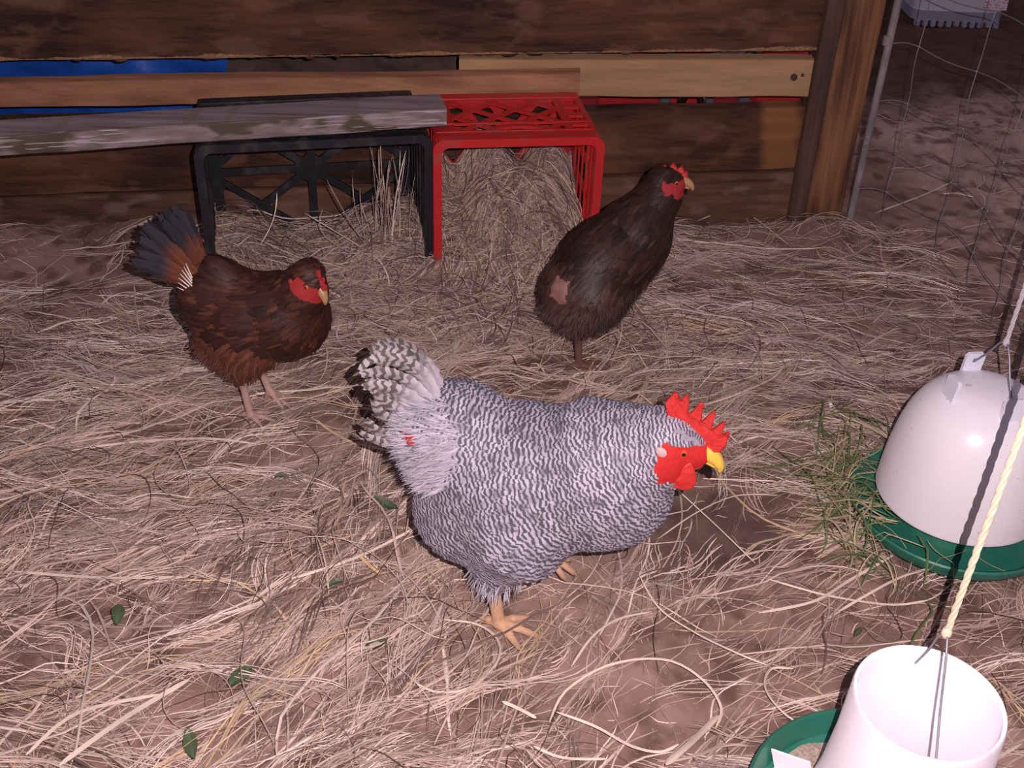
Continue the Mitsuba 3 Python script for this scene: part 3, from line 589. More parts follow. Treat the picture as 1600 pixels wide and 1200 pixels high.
    def beak(s, mat, L=.028):
        up = tube(smooth_curve([(.014, 0, .002), (.024, 0, .002), (.034, 0, -.001), (.041, 0, -.007), (.043, 0, -.013)], 16), np.array([.0085*(1-(k_/15)**1.5)+.0011 for k_ in range(16)]), 14)
        lo = tube(smooth_curve([(.014, 0, -.005), (.026, 0, -.007), (.037, 0, -.010)], 10), np.linspace(.0062, .0012, 10), 12); s.hpart('beak', cat(up, lo), mat, 60)
def head_prims(hc, hR, hs, tag='crown', fe=(.010, .006, .0035, .08)):
    q = lambda *a: hc+hR@(V(*a)*hs); e = lambda *a: tuple(x*hs for x in a)
    return [Ep(hc, e(.024, .0165, .0185), hR, .012, tag, (-1, 0, -.2), fe), Ep(q(.012, 0, -.003), e(.018, .0155, .0150), hR, .008, 'face', (-1, 0, -.2), fe), Ep(q(.002, 0, -.014), e(.019, .0145, .016), hR, .008, 'face', (-1, 0, -.2), fe)]
def leg_prims(hock, ankle, toe_dirs, r=.0078, tl=.042, tag='shank', drop=-.006):
    hock, ankle = V(*hock), V(*ankle); q = [Cp(hock, ankle, r*1.15, r, .006, tag)]
    for i, d in enumerate(toe_dirs):
        d = unit(V(*d)); L = tl*(1.15 if i == 1 else .95 if i < 3 else .6); mid = ankle+d*L*.5+V(0, 0, drop*.5+.002); end = ankle+d*L+V(0, 0, drop)
        q += [Cp(ankle, mid, r*.85, r*.68, .004, tag), Cp(mid, end, r*.68, r*.52, .004, tag), Cp(end, end+d*.009+V(0, 0, -.003), r*.45, .0016, .002, 'claw')]
    return q

# ---- barred rooster, near the middle, walking to the right
RO = thing('rooster', 'black and white barred rooster with a large red comb walking across the straw', 'rooster')
yaw = -.20; ox, oy = .043, 1.162; oz = float(gh(.014, 1.102))+.008
hR = rotz(-.16)@roty(.26); hc = V(.175, -.012, .337)
fb, fn_ = (.026, .016, .0070, .10), (.017, .0100, .0046, .10)
pr = [Ep((-.012, 0, .228), (.150, .092, .094), roty(-.03), fe=fb, flow=(-1, 0, -.35)), Ep((-.01, .02, .278), (.10, .062, .042), fe=fb, flow=(-1, 0, -.2)), Ep((.085, 0, .240), (.088, .080, .085), fe=fb, flow=(-.75, 0, -.75)), Ep((-.115, .008, .282), (.076, .070, .068), fe=fb, flow=(-1, 0, .1)),
      Ep((-.085, 0, .165), (.088, .078, .080), fe=fb, flow=(-.8, 0, -.5)), Cp((.080, 0, .282), (.145, -.006, .318), .080, .050, .03, fe=(.022, .013, .0062, .10), flow=(-.9, 0, -.5)), Cp((.14, -.006, .315), hc-hR@V(.012, 0, .002), .050, .030, .02, 'neck', fe=fn_, flow=(-.9, 0, -.45))]+head_prims(hc, hR, 1.36, 'neck')
for y, hk, an, dirs, dp in ((-1, (-.050, -.056, .092), (-.038, -.056, .012), [(.7, -.6, 0), (1, -.05, 0), (.7, .55, 0), (-1, .25, 0)], -.008), (1, (-.030, .052, .105), (.002, .050, .062), [(.8, .45, -.5), (1, .0, -.6), (.8, -.45, -.5), (-.7, .2, -.6)], -.004)):
    pr += [Cp((hk[0]+.03, y*.052, .165), (hk[0]+.008, hk[1], hk[2]+.018), .064, .030, .03, fe=(.022, .015, .0072, .08), flow=(-.35, 0, -1)), Cp((hk[0]+.008, hk[1], hk[2]+.02), hk, .028, .012, .012, 'thigh', fe=(.016, .012, .007, .08), flow=(-.1, 0, -1))]+leg_prims(hk, an, dirs, .0085, .046, drop=dp)
b = Bird(RO, (ox, oy, oz), yaw, pr, hc, hR, 1.36, 21)
gry = V(.30, .275, .31)
b.body({'body': gry, 'neck': gry, 'thigh': V(.5, .46, .5), 'face': V(.54, .026, .024), 'shank': V(.66, .40, .24), 'claw': V(.2, .13, .09)})
bald = lambda p, N: (((p-V(-.135, -.045, .275))/V(.045, .04, .040))**2).sum(1) < 1
b.plumage(11000, .0058, 'barred_mat', ['shank', 'claw'], None, True, mask=lambda p, N: ~bald(p, N))
b.fluff(22000, .022, .0016, lambda p, r: V(.46, .425, .47)*r.uniform(.6, 1.2, (len(p), 1)), lambda p, N: ((((p-V(-.15, -.035, .285))/V(.066, .06, .068))**2).sum(1) < 1) & (np.linalg.norm((p-V(-.150, -.050, .296))[:, [0, 2]], axis=1) > .011), key='rump_fluff', label='pale grey fluff on the rump')
b.fluff(5000, .020, .0016, lambda p, r: V(.52, .49, .54)*r.uniform(.7, 1.1, (len(p), 1)), lambda p, N: (p[:, 2] < .118) & (p[:, 2] > .075) & (np.abs(p[:, 0]+.03) < .05) & (p[:, 1] < 0), key='thigh_fluff', droop=.8, label='white fluff on the thigh')
K = 1.12
b.comb([(.030, .004), (.038, .010), (.040, .020), (.038, .036), (.034, .036), (.030, .024), (.0285, .047), (.025, .045), (.018, .027), (.0135, .054), (.010, .052), (.004, .030), (-.003, .059), (-.0065, .057), (-.012, .033), (-.021, .060), (-.0245, .058), (-.0265, .046), (-.034, .055), (-.038, .050), (-.041, .036), (-.034, .024), (-.020, .016), (.0, .012), (.018, .008)], 'comb_mat', .008, ks=.80)
b.wattles('comb_mat', (.0145, .0055, .0170), (.013, .0165, -.021)); b.eyes((.006, .0162, .004), .0034, (.55, .10, .025)); b.beak('beak_yellow')
for y in (-1, 1):
    m = trimesh.creation.icosphere(2); m.vertices = m.vertices*V(.0058, .0026, .0052)+V(-.0125, y*b.surf(-.0125, .001, y), .001); b.hpart('earlobe', m, 'lobe_mat', label='pale ear patch')
b.patch('bare_patch', (-.176, -.046, .298), (.022, .022, .017), 'comb_dull', .006, label='raw red bare patch at the tail root')
def tail_fan(b, specs, mat, prof, key='tail_feather', colf=None, rows=34, lat=(0, -1, 0), period=None, barb=.1):
    for (bx, by, bz, th, curl, L, w, sp) in specs:
        s = np.linspace(0, 1, 14); ang = math.radians(th)+curl*s**1.2; dx, dz = -np.cos(ang), np.sin(ang)
        x = np.concatenate([[0], np.cumsum(dx[:-1])])*L/13; z = np.concatenate([[0], np.cumsum(dz[:-1])])*L/13; y = sp*s**1.3*L
        path = np.stack([bx+x, by+y, bz+z], 1)
        t = unit(np.gradient(path, axis=0)); side = np.cross(t, np.broadcast_to(V(.15, 1, .1), t.shape))
        v, f, ss, cc = ribbon_feather(path, w, side.mean(0), rows, prof, barb, b.rg)
        # the vane stays in the tail's upright plane along the whole curve
        P = smooth_curve(path, rows); tt = unit(np.gradient(P, axis=0)); sd = unit(np.cross(tt, V(.12, 1, .1))); c7 = np.linspace(-1, 1, 7); ww = w*prof(np.linspace(0, 1, rows))
        jag = b.rg.uniform(-1, 1, (rows, 7))*barb*np.abs(c7)**2
        A = P[:, None]+sd[:, None]*(ww[:, None]*.5*c7*(1+jag))[..., None]+tt[:, None]*(ww[:, None]*.38*np.abs(c7))[..., None]+V(0, 1, 0)*(by*.0+np.sign(by+1e-9)*(-.10)*ww[:, None]*c7**2)[..., None]
        m = trimesh.Trimesh(b.W(A.reshape(-1, 3)), f, process=False)
        if period: obj(key, m, mat, True, uv=np.stack([cc*.5+.5, ss*L/period], 1), parent=b.key)
        else: obj(key, m, mat, True, color=colf(ss, cc, b.rg), parent=b.key)
specs = []
for i, (th, cu, L) in enumerate(((80, -1.9, .155), (72, -1.7, .165), (62, -1.3, .150), (50, -.9, .135), (38, -.3, .125), (24, .5, .125), (10, 1.0, .130), (-4, 1.4, .135), (-14, 1.6, .125))):
    for y in (-1, 1): specs.append((-.142, y*(.007+.004*(i % 3)), .325-.0065*i, th+b.rg.uniform(-4, 4), cu, .76*L+b.rg.uniform(-.01, .01), .022, y*(.05+.05*(i % 3))))
specs += [(-.138, -.012, .335, 84, -2.6, .145, .016, -.08), (-.138, .012, .335, 80, -2.4, .14, .016, .10), (-.145, -.016, .275, -24, 1.2, .10, .018, -.12)]
tail_fan(b, specs, 'barred_tail', lambda s: np.clip(np.sin(np.pi*np.clip(.10+.86*s, 0, 1)), 0, 1)**.5, period=.0115, barb=.22)

# ---- dark brown hens
def hen(key, label, origin, yaw, prims, hc, hR, hs, seed, cols, S, lift):
    thing(key, label, 'hen'); b = Bird(key, origin, yaw, prims, hc, hR, hs, seed, S, lift, .66); b.body(cols); return b
hb, hn = (.034, .019, .01, .09), (.022, .011, .01, .09)
SH = [(.7, -.6, 0), (1, -.05, 0), (.7, .55, 0), (-1, .2, 0)]
oz = float(gh(-.457, 1.583))+.008; hc = V(.126, -.028, .322); hR = rotz(-.66)@roty(.62)
pr = [Ep((.0, 0, .212), (.126, .088, .086), roty(.0), fe=hb, flow=(-1, 0, -.12)), Ep((.068, 0, .214), (.076, .080, .078), fe=hb, flow=(-.8, 0, -.5)), Ep((-.085, 0, .235), (.070, .062, .062), fe=hb, flow=(-1, 0, .2)),
      Ep((-.045, 0, .170), (.085, .076, .066), fe=hb, flow=(-.7, 0, -.6), tag='belly'), Cp((.070, -.01, .250), (.105, -.020, .290), .064, .044, .03, fe=hn, flow=(-.75, 0, -.6), tag='neck'), Cp((.10, -.02, .285), hc-hR@V(.012, 0, 0), .044, .028, .02, fe=hn, flow=(-.8, 0, -.5), tag='neck'),
      *head_prims(hc, hR, 1.22),
      Ep((-.055, 0, .285), (.055, .034, .038), roty(.75), .03, fe=hb, flow=(-.7, 0, .7))]
hk, an = (-.036, -.030, .082), (-.028, -.026, .011)
hk2, an2 = (-.030, .040, .095), (-.005, .036, .030)
for y, h_, a_, di in ((-1, hk, an, SH), (1, hk2, an2, [(.8, .45, -.5), (1, .0, -.7), (.8, -.45, -.5), (-.5, .1, -.8)])):
    pr += [Cp((h_[0]+.02, y*.040, .160), (h_[0]+.006, h_[1], h_[2]+.026), .056, .028, .03, 'belly', fe=(.024, .015, .01, .08), flow=(-.3, 0, -1)), Cp((h_[0]+.006, h_[1], h_[2]+.026), h_, .024, .010, .012, 'thigh', fe=(.016, .012, .007, .08), flow=(-.1, 0, -1))]+leg_prims(h_, a_, di, .0072, .040, drop=-.006)
mah = V(.050, .017, .010)
cols = {'body': mah*.8, 'belly': V(.12, .042, .024), 'neck': mah*.8, 'crown': mah*.7, 'thigh': V(.16, .06, .035), 'face': V(.34, .028, .026), 'shank': V(.52, .33, .27), 'claw': V(.25, .17, .14)}
L_ = hen('hen', 'dark red brown hen with a raised dark tail standing left of the black crate', (-.430, 1.612, oz), -.10, pr, hc, hR, 1.22, 31, cols, .85, .024)
def hen_col(base, alt, dark, amt=.35):
    def fn(p, N, tg, r):
        n = len(p); k = np.clip(meshkit.fbm(p*26, 3)*1.6-.35, 0, 1)[:, None]; c = base*(1-k)+dark*k
        u = r.uniform(0, 1, (n, 1)); c = np.where(u < amt*.35, alt, c); c = np.where(np.isin(tg, ['belly', 'thigh'])[:, None], alt*1.25, c); return c*r.uniform(.6, 1.4, (n, 1))
    return fn
L_.plumage(9000, .0066, 'feather_mat', ['shank', 'claw'], hen_col(V(.060, .020, .012), V(.090, .031, .018), V(.030, .012, .009)))
L_.fluff(6000, .020, .0018, lambda p, r: V(.15, .055, .034)*r.uniform(.5, 1.3, (len(p), 1)), lambda p, N: (p[:, 2] < .165) & (p[:, 2] > .095) & (p[:, 0] < .05), key='belly_fluff', droop=.7, label='rusty fluff on the belly')
L_.comb([(.026, .002), (.030, .008), (.028, .018), (.022, .015), (.017, .026), (.010, .018), (.003, .029), (-.004, .018), (-.011, .025), (-.017, .017), (-.012, .010), (.010, .008)], 'comb_dull', .006, lean=-.004)
L_.wattles('comb_mat', (.009, .0048, .0130), (.021, .0105, -.019)); L_.eyes((.012, .0145, .004), .0038, (.5, .12, .03)); L_.beak('beak_horn')
for y in (-1, 1):
    m = trimesh.creation.icosphere(2); m.vertices = m.vertices*V(.004, .0022, .007)+V(-.010, y*L_.surf(-.010, -.006, y), -.006); L_.hpart('earlobe', m, 'comb_dull')
specs = []
for i in range(8):
    for y in (-1, 1): specs.append((-.098, y*(.007+.0022*(i % 4)), .288-.003*i, 80-7.5*i+L_.rg.uniform(-3, 3), -.10+.05*L_.rg.uniform(-1, 1), .132+.018*math.sin(i*.45)+L_.rg.uniform(-.008, .006), .036, y*(.03+.035*(i % 4))))
def tailcol(ss, cc, r):
    k = np.clip((ss-.42)/.22+(r.uniform(-.2, .2)), 0, 1)[:, None]; c = V(.15, .050, .026)*(1-k)+V(.034, .032, .042)*k; return c*(1+.5*(np.abs(cc) < .1))[:, None]*r.uniform(.7, 1.2)
tail_fan(L_, specs, 'feather_mat', lambda s: np.clip(np.sin(np.pi*np.clip(.12+.80*s, 0, 1)), 0, 1)**.6, colf=tailcol, barb=.16)
for i in range(7):
    th = math.radians(76-8*i); a = V(-.104, -.038+.001*i, .296-.006*i); d_ = V(-math.cos(th), -.05, math.sin(th)); L_.part('quill', tube([a+d_*.010, a+d_*.026, a+d_*.042], [.0017, .0016, .0006], 6), 'quill_mat', True)

oz = float(gh(.128, 1.80))+.008; hc = V(.134, .0, .356); hR = rotz(-.55)@roty(.08)
ti = roty(-.62)
pr = [Ep((.005, 0, .195), (.128, .086, .088), ti, fe=hb, flow=(-.9, 0, -.62)), Ep((-.015, 0, .225), (.095, .070, .058), ti, fe=hb, flow=(-.9, 0, -.6)), Ep((.070, 0, .238), (.066, .072, .080), fe=hb, flow=(-.6, 0, -.8)), Ep((-.075, 0, .150), (.060, .066, .066), fe=hb, flow=(-.8, 0, -.6), tag='belly'),
      Ep((-.020, 0, .135), (.075, .074, .066), fe=hb, flow=(-.6, 0, -.7), tag='belly'), Cp((.078, 0, .270), (.128, 0, .335), .062, .036, .03, fe=(.026, .012, .01, .09), flow=(-.55, 0, -.85), tag='neck'), Cp((.120, 0, .325), hc-hR@V(.012, 0, 0), .038, .026, .02, fe=hn, flow=(-.6, 0, -.8), tag='neck'),
      *head_prims(hc, hR, 1.22)]
hk, an = (-.074, -.040, .080), (-.064, -.036, .011)
hk2, an2 = (.000, .040, .085), (.012, .040, .012)
for y, h_, a_ in ((-1, hk, an), (1, hk2, an2)):
    pr += [Cp((h_[0]+.03, y*.042, .150), (h_[0]+.006, h_[1], h_[2]+.022), .056, .030, .03, 'belly', fe=(.024, .015, .01, .08), flow=(-.4, 0, -1)), Cp((h_[0]+.006, h_[1], h_[2]+.022), h_, .024, .010, .012, 'thigh', fe=(.016, .012, .007, .08), flow=(-.1, 0, -1))]+leg_prims(h_, a_, SH, .0074, .042, drop=-.006)
ch = V(.038, .017, .011)
cols = {'body': ch, 'belly': V(.075, .042, .035), 'neck': ch, 'crown': ch*.7, 'thigh': V(.09, .05, .042), 'face': V(.36, .032, .036), 'shank': V(.17, .085, .06), 'claw': V(.08, .05, .04)}
R_ = hen('hen_001', 'dark brown hen with a bare rump facing away to the right of the red crate', (.161, 1.848, oz), .50, pr, hc, hR, 1.22, 41, cols, .92, .016)
R_.plumage(9000, .0066, 'feather_mat', ['shank', 'claw'], hen_col(V(.040, .017, .010), V(.050, .025, .018), V(.020, .010, .008), .20))
R_.fluff(9000, .019, .0018, lambda p, r: V(.085, .050, .044)*r.uniform(.5, 1.4, (len(p), 1)), lambda p, N: (p[:, 2] < .175+.25*p[:, 0]) & (p[:, 2] > .088), key='belly_fluff', droop=.7, label='greyish brown fluff on the belly and rump')
R_.comb([(.026, .002), (.030, .008), (.029, .019), (.023, .017), (.019, .028), (.011, .020), (.004, .031), (-.003, .020), (-.010, .026), (-.016, .017), (-.012, .010), (.010, .008)], 'comb_mat', .006)
R_.wattles('comb_mat', (.009, .0048, .013), (.017, .0115, -.020)); R_.eyes((.012, .0145, .004), .0038, (.5, .12, .03)); R_.beak('beak_horn')
scene['bare_skin'] = two(plain(proc(lambda p, n, uv: mix((.16, .07, .055), (.34, .17, .15), fbm(p.x*90, p.y*90, p.z*90))), .7, .3)); R_.patch('bare_patch', (-.125, -.035, .185), (.022, .026, .034), 'bare_skin', .0055, label='pinkish bare rump patch')

# ------------------------------------------------------------------ straw
SR = np.random.default_rng(77)
PAL = np.array([(.60, .455, .365), (.49, .355, .285), (.34, .24, .20), (.70, .57, .48), (.20, .13, .105), (.58, .42, .25)])
def straw_cols(n, r, p=(.26, .26, .18, .16, .08, .06)):
    return PAL[r.choice(6, n, p=p)]*r.uniform(.75, 1.2, (n, 1))
def strands(path, w, roll, col, ridge=.35):
    """path (n,K,3), w (n,), roll (n,), col (n,3): folded ribbons"""
    n, K = path.shape[:2]; t = unit(np.gradient(path, axis=1)); hz = unit(np.cross(t, V(0, 0, 1)+t*0)); up = np.cross(hz, t)
    sd = hz*np.cos(roll)[:, None, None]+up*np.sin(roll)[:, None, None]; nr = np.cross(sd, t)
    nr = nr*np.where((nr[..., 2:] < 0), -1, 1)
    s = np.linspace(0, 1, K); pw = (np.clip(np.minimum(s, 1-s)*6+.35, 0, 1))[None]*w[:, None]
    A = np.stack([path-sd*pw[..., None]*.5, path+nr*pw[..., None]*ridge, path+sd*pw[..., None]*.5], 2)
    i = np.arange(K*3).reshape(K, 3); f = np.concatenate([np.stack([i[:-1, :-1], i[:-1, 1:], i[1:, 1:]], -1).reshape(-1, 3), np.stack([i[:-1, :-1], i[1:, 1:], i[1:, :-1]], -1).reshape(-1, 3)])
    F = (np.arange(n)[:, None, None]*K*3+f).reshape(-1, 3)
    c = np.repeat(col, K*3, 0)*np.tile(np.repeat(1+.12*np.sin(s*9), 3)[:, None], (n, 1))
    return A.reshape(-1, 3), F, c
class Pile:
    def __init__(s): s.v, s.f, s.c, s.n = [], [], [], 0
    def add(s, v, f, c): s.v.append(v); s.f.append(f+s.n); s.c.append(c); s.n += len(v)
    def put(s, key, **lab): return obj(key, trimesh.Trimesh(np.vstack(s.v), np.vstack(s.f), process=False), 'straw_mat', False, color=np.vstack(s.c), **lab)
def plan(x, y, th, L, kap, kap2, K):
    """plan curves of given length whose heading turns"""
    s = np.linspace(0, 1, K)[None]; h = th[:, None]+kap[:, None]*L[:, None]*s+kap2[:, None]*np.sin(s*6.3+th[:, None]*3)
    st = (L/(K-1))[:, None]; X = np.cumsum(np.cos(h)*st, 1); Y = np.cumsum(np.sin(h)*st, 1)
    X -= X.mean(1, keepdims=True); Y -= Y.mean(1, keepdims=True); return x[:, None]+X, y[:, None]+Y
BARE = [(-.98, 2.12, .40, .22, 1.0), (-.85, 2.40, .45, .22, .95), (.55, 1.15, .45, .45, .45), (.72, 2.10, .30, .28, .45), (DARK_PATCH[0], DARK_PATCH[1], .20, .13, .88), (.20, 1.03, .17, .12, .55), (.36, 1.52, .16, .12, .40), (.66, 2.40, .24, .13, .92), (.33, .98, .14, .12, .55), (.15, .90, .16, .08, .45), (-.55, 2.16, .12, .2, .3), (.9, 2.0, .2, .3, .2), (-.95, 1.55, .18, .12, .35), (-.60, 1.32, .07, .05, .5), (-.5, .9, .1, .05, .3)]
def density(x, y):
    d = np.ones_like(x)
    for cx, cy, sx, sy, a in BARE: d *= 1-a*gauss(x, y, cx, cy, sx, sy)
    d *= .45+.85*np.clip(meshkit.fbm(np.stack([x*4.5, y*4.5, x*0+3], -1), 3)*1.9-.45, 0, 1)
    d *= np.clip((1.02-x)/.08, 0, 1)*np.clip((wall_y(x)-.02-y)/.05, 0, 1); return d
def heading(x, y, r):
    return (meshkit.fbm(np.stack([x*1.9, y*1.9, x*0+8], -1), 3)-.5)*3.6+.10+r.normal(0, .45, len(x))
def scatter(r, n, k=1.0):
    x, y = r.uniform(-1.35, 1.0, n), r.uniform(.70, 2.46, n); ok = r.uniform(0, 1, n) < np.clip(density(x, y)*k, 0, 1); return x[ok], y[ok]
bed = Pile()
def floor_straw(n, L, w, K, lift, curve, cols, k=1.0, arch=.006, spread=1.0, wav=.25, bundle=1):
    r = SR; x, y = scatter(r, n, k); m = len(x); n0 = m; th = heading(x, y, r)+r.normal(0, .35*(spread-1)+1e-6, m); th = np.where(r.uniform(0, 1, m) < .07*spread, r.uniform(0, 6.28, m), th)
    Ls, kp, wv, bs_ = r.uniform(*L, m), r.normal(0, curve, m), r.normal(0, wav, m), r.uniform(0, 1, m); C0 = cols(m, r)
    if bundle > 1:
        rep = lambda a: np.repeat(a, bundle, 0); of = r.normal(0, .0042, m*bundle); al = r.normal(0, .020, m*bundle)
        x, y, th, Ls, kp, wv, bs_, C0 = map(rep, (x, y, th, Ls, kp, wv, bs_, C0)); m = len(x)
        x = x-np.sin(th)*of+np.cos(th)*al; y = y+np.cos(th)*of+np.sin(th)*al; th = th+r.normal(0, .045, m); Ls = Ls*r.uniform(.7, 1.15, m); kp = kp+r.normal(0, .35, m); C0 = C0*r.uniform(.72, 1.22, (m, 1)); bs_ = np.clip(bs_+r.normal(0, .12, m), 0, 1)
    X, Y = plan(x, y, th, Ls, kp, wv, K); s = np.linspace(0, 1, K)[None]
    dd = density(x, y); base = bs_**1.3*lift*(.25+.75*dd)
    Z = gh(X, Y)+.0015+base[:, None]+arch*np.abs(r.normal(0, 1, m))[:, None]*np.sin(np.pi*s)*(.3+dd[:, None])+(r.normal(0, .05, m)*Ls*.28)[:, None]*(s-.5)
    Z = np.maximum(Z, gh(X, Y)+.001); Y = np.minimum(Y, wall_y(X)-.006)
    bed.add(*strands(np.stack([X, Y, Z], -1), r.uniform(*w, m), r.normal(0, .45, m), C0))
floor_straw(6000, (.05, .16), (.0010, .0020), 7, .014, 2.6, lambda n, r: straw_cols(n, r, (.14, .26, .28, .08, .20, .04)))
floor_straw(2600, (.08, .22), (.0013, .0027), 9, .020, 2.4, straw_cols)
floor_straw(2300, (.07, .20), (.0010, .0021), 9, .018, 2.6, lambda n, r: straw_cols(n, r, (.22, .28, .24, .12, .10, .04)), bundle=6, wav=.35)
floor_straw(820, (.12, .30), (.0012, .0025), 12, .024, 2.0, lambda n, r: straw_cols(n, r, (.34, .22, .10, .26, .02, .06)), bundle=7, wav=.3, arch=.005)
floor_straw(800, (.12, .34), (.0024, .0044), 12, .026, 1.8, lambda n, r: straw_cols(n, r, (.34, .22, .08, .26, .02, .08)), arch=.008)
floor_straw(1000, (.10, .24), (.0009, .0014), 16, .028, 8.0, lambda n, r: V(.085, .050, .037)*r.uniform(.6, 1.6, (n, 1)), arch=.010, spread=2.5, wav=.5)
floor_straw(700, (.10, .28), (.0012, .0019), 18, .030, 8., lambda n, r: straw_cols(n, r, (.3, .3, .1, .25, .0, .05)), arch=.010, spread=2.5, wav=.5)
# loose chaff even on the barer dirt, and a little beyond the fence
r = SR; n = 2600; x, y = r.uniform(-1.3, 1.0, n), r.uniform(.75, 2.4, n); Ls = r.uniform(.008, .045, n); X, Y = plan(x, y, r.uniform(0, 6.28, n), Ls, r.normal(0, 8, n), r.normal(0, .2, n), 4)
bed.add(*strands(np.stack([X, Y, gh(X, Y)+.0025], -1), r.uniform(.0009, .0022, n), r.normal(0, .3, n), straw_cols(n, r)))
# wisps against the foot of the wall and post
n = 170; x = r.uniform(.2, .98, n); y = np.minimum(wall_y(x)-.03-r.uniform(0, 1, n)**2*.28, 2.44); Ls = r.uniform(.06, .2, n); X, Y = plan(x, y, r.normal(.1, .8, n), Ls, r.normal(0, 5, n), r.normal(0, .3, n), 9)
Y = np.minimum(Y, np.minimum(wall_y(X)-.02, 2.475)); bed.add(*strands(np.stack([X, Y, gh(X, Y)+.002+r.uniform(0, .02, n)[:, None]], -1), r.uniform(.0011, .0024, n), r.normal(0, .4, n), straw_cols(n, r)*.9))
bed.put('straw_bedding', label='loose tan straw strewn over the dirt floor of the pen', category='straw', kind='stuff')
yard = Pile(); n = 190; x, y = r.uniform(1.05, 1.9, n), r.uniform(2.0, 3.3, n); Ls = r.uniform(.04, .22, n); X, Y = plan(x, y, r.uniform(0, 6.28, n), Ls, r.normal(0, 4, n), r.normal(0, .3, n), 8)
yard.add(*strands(np.stack([X, Y, gh(X, Y)+.004+r.uniform(0, .01, n)[:, None]], -1), r.uniform(.0014, .0034, n), r.normal(0, .4, n), straw_cols(n, r)))
yard.put('yard_straw', label='thin scatter of straw on the dirt yard beyond the wire fence', category='straw', kind='stuff')

# hay in the two crates: a mound under a thatch of strands
def nest(key, C, w, d, hf, n, label, seed, spill=.20, tuft=None):
    o, X, Y = C; r = np.random.default_rng(seed); p = Pile()
    us, vs = np.linspace(-.06, w+.06, 70), np.linspace(-spill, d-.010, 70); U, Vv = np.meshgrid(us, vs)
    def inside(u, v): return np.where(v > -.005, np.clip(u, .009, w-.009), u)
    def ground(u, v): P = o+X*u[..., None]+Y*v[..., None]; return np.maximum(gh(P[..., 0], P[..., 1]), np.where(v > 0, .012, -1))
    g = grid_mesh(us, vs, lambda a, b: a*0); Ui = inside(U, Vv); H = hf(Ui, Vv)
    H = H-.012+(meshkit.fbm(np.stack([Ui*40, Vv*40, H*0+seed], -1), 3)-.5)*.022; Hz = np.maximum(H, ground(Ui, Vv)-.012)
    v = o+X*Ui.reshape(-1, 1)+Y*Vv.reshape(-1, 1); v[:, 2] = Hz.ravel(); p.add(v, g.faces, np.full((len(v), 3), (.055, .035, .028))*r.uniform(.6, 1.3, (len(v), 1)))  # mound coloured very dark: painted shade for the gaps between strands
    def lay(n, L, wd, K, lift, cur, pal, arch):
        u, v = r.uniform(-.05, w+.05, n), r.uniform(-spill, d-.012, n); th = r.normal(0, .9, n); Ls = r.uniform(*L, n)
        UU, VV = plan(u, v, th, Ls, r.normal(0, cur, n), r.normal(0, .35, n), K); VV = np.minimum(VV, d-.011); UU = inside(UU, VV); s = np.linspace(0, 1, K)[None]
        hz = np.maximum(hf(UU, VV), ground(UU, VV)+.002); Z = hz+(r.uniform(-.3, 1, n)*lift)[:, None]+arch*np.abs(r.normal(0, 1, n))[:, None]*np.sin(np.pi*s)+(r.normal(0, .12, n)*Ls)[:, None]*(s-.5)
        Z = np.where(VV > -.01, np.minimum(Z, .318), Z); P = o+X*UU[..., None]+Y*VV[..., None]; P[..., 2] = np.maximum(Z, ground(UU, VV)+.001); p.add(*strands(P, r.uniform(*wd, n), r.normal(0, .7, n), pal(n)))
    lay(int(n*.62), (.05, .17), (.0010, .0021), 9, .022, 5., lambda k: straw_cols(k, r, (.22, .24, .2, .12, .20, .02)), .006)
    lay(int(n*.26), (.08, .24), (.0013, .0026), 12, .026, 6., lambda k: straw_cols(k, r, (.26, .28, .2, .12, .10, .04)), .012)
    lay(int(n*.09), (.10, .24), (.0012, .0020), 16, .03, 10., lambda k: V(.16, .10, .075)*r.uniform(.6, 1.7, (k, 1)), .02)
    lay(int(n*.03), (.14, .28), (.0022, .0036), 12, .03, 4., lambda k: straw_cols(k, r), .012)
    if tuft:
        for (u, v, z0, u1, v1, z1, k) in tuft:
            s = np.linspace(0, 1, 9); P = o+X*(u+(u1-u)*s+k*np.sin(np.pi*s))[:, None]+Y*(v+(v1-v)*s)[:, None]; P[:, 2] = z0+(z1-z0)*s
            p.add(*strands(P[None], V(r.uniform(.0018, .0036)), V(r.uniform(-.6, .6)), straw_cols(1, r, (.35, .35, .15, .1, .05, 0))))
    p.put(key, label=label, category='hay', kind='stuff')
def h_black(u, v):
    f = np.clip((v+.10)/.23, 0, 1); f = f*f*(3-2*f); h = .040+.024*np.clip((u-.27)/.15, 0, 1)+.018*np.sin(u*17+1)-.012*np.clip(v/.28, 0, 1)
    return f*(h-.004)+.004+.012*(meshkit.noise(np.stack([u*22, v*22, u*0], -1))-.5)
def h_red(u, v):
    f = np.clip((v+.06+.04*np.sin(u*9))/.32, 0, 1); f = f**1.2; h = .275-.13*np.exp(-((u-.06)/.05)**2)*np.clip(v/.2, 0, 1)-.12*np.exp(-((u-.21)/.06)**2)*np.clip((v-.12)/.1, 0, 1)
    h = h*(1-.42*np.clip((u-.245)/.08, 0, 1))
    return np.clip(f*h, .004, .285)+.026*(meshkit.noise(np.stack([u*20, v*20, u*0+4], -1))-.5)
tr = np.random.default_rng(5); tuft = []
for i in range(34):
    u, v = .375+tr.normal(0, .022), .10+tr.normal(0, .035); tuft.append((u, v, .05, min(u+tr.normal(.005, .028), .43), v+tr.normal(0, .03), .09+tr.uniform(.06, .205), tr.normal(0, .006)))
tuft += [(.33, .05, .06, .245, .02, .245, -.004), (.34, .06, .07, .30, .03, .12, .0), (.10, .10, .07, .145, .14, .17, .01), (.20, .14, .12, .33, .05, .06, .0), (.34, .02, .05, .235, .06, .165, -.05), (.06, .05, .05, .05, .02, .12, .01)]
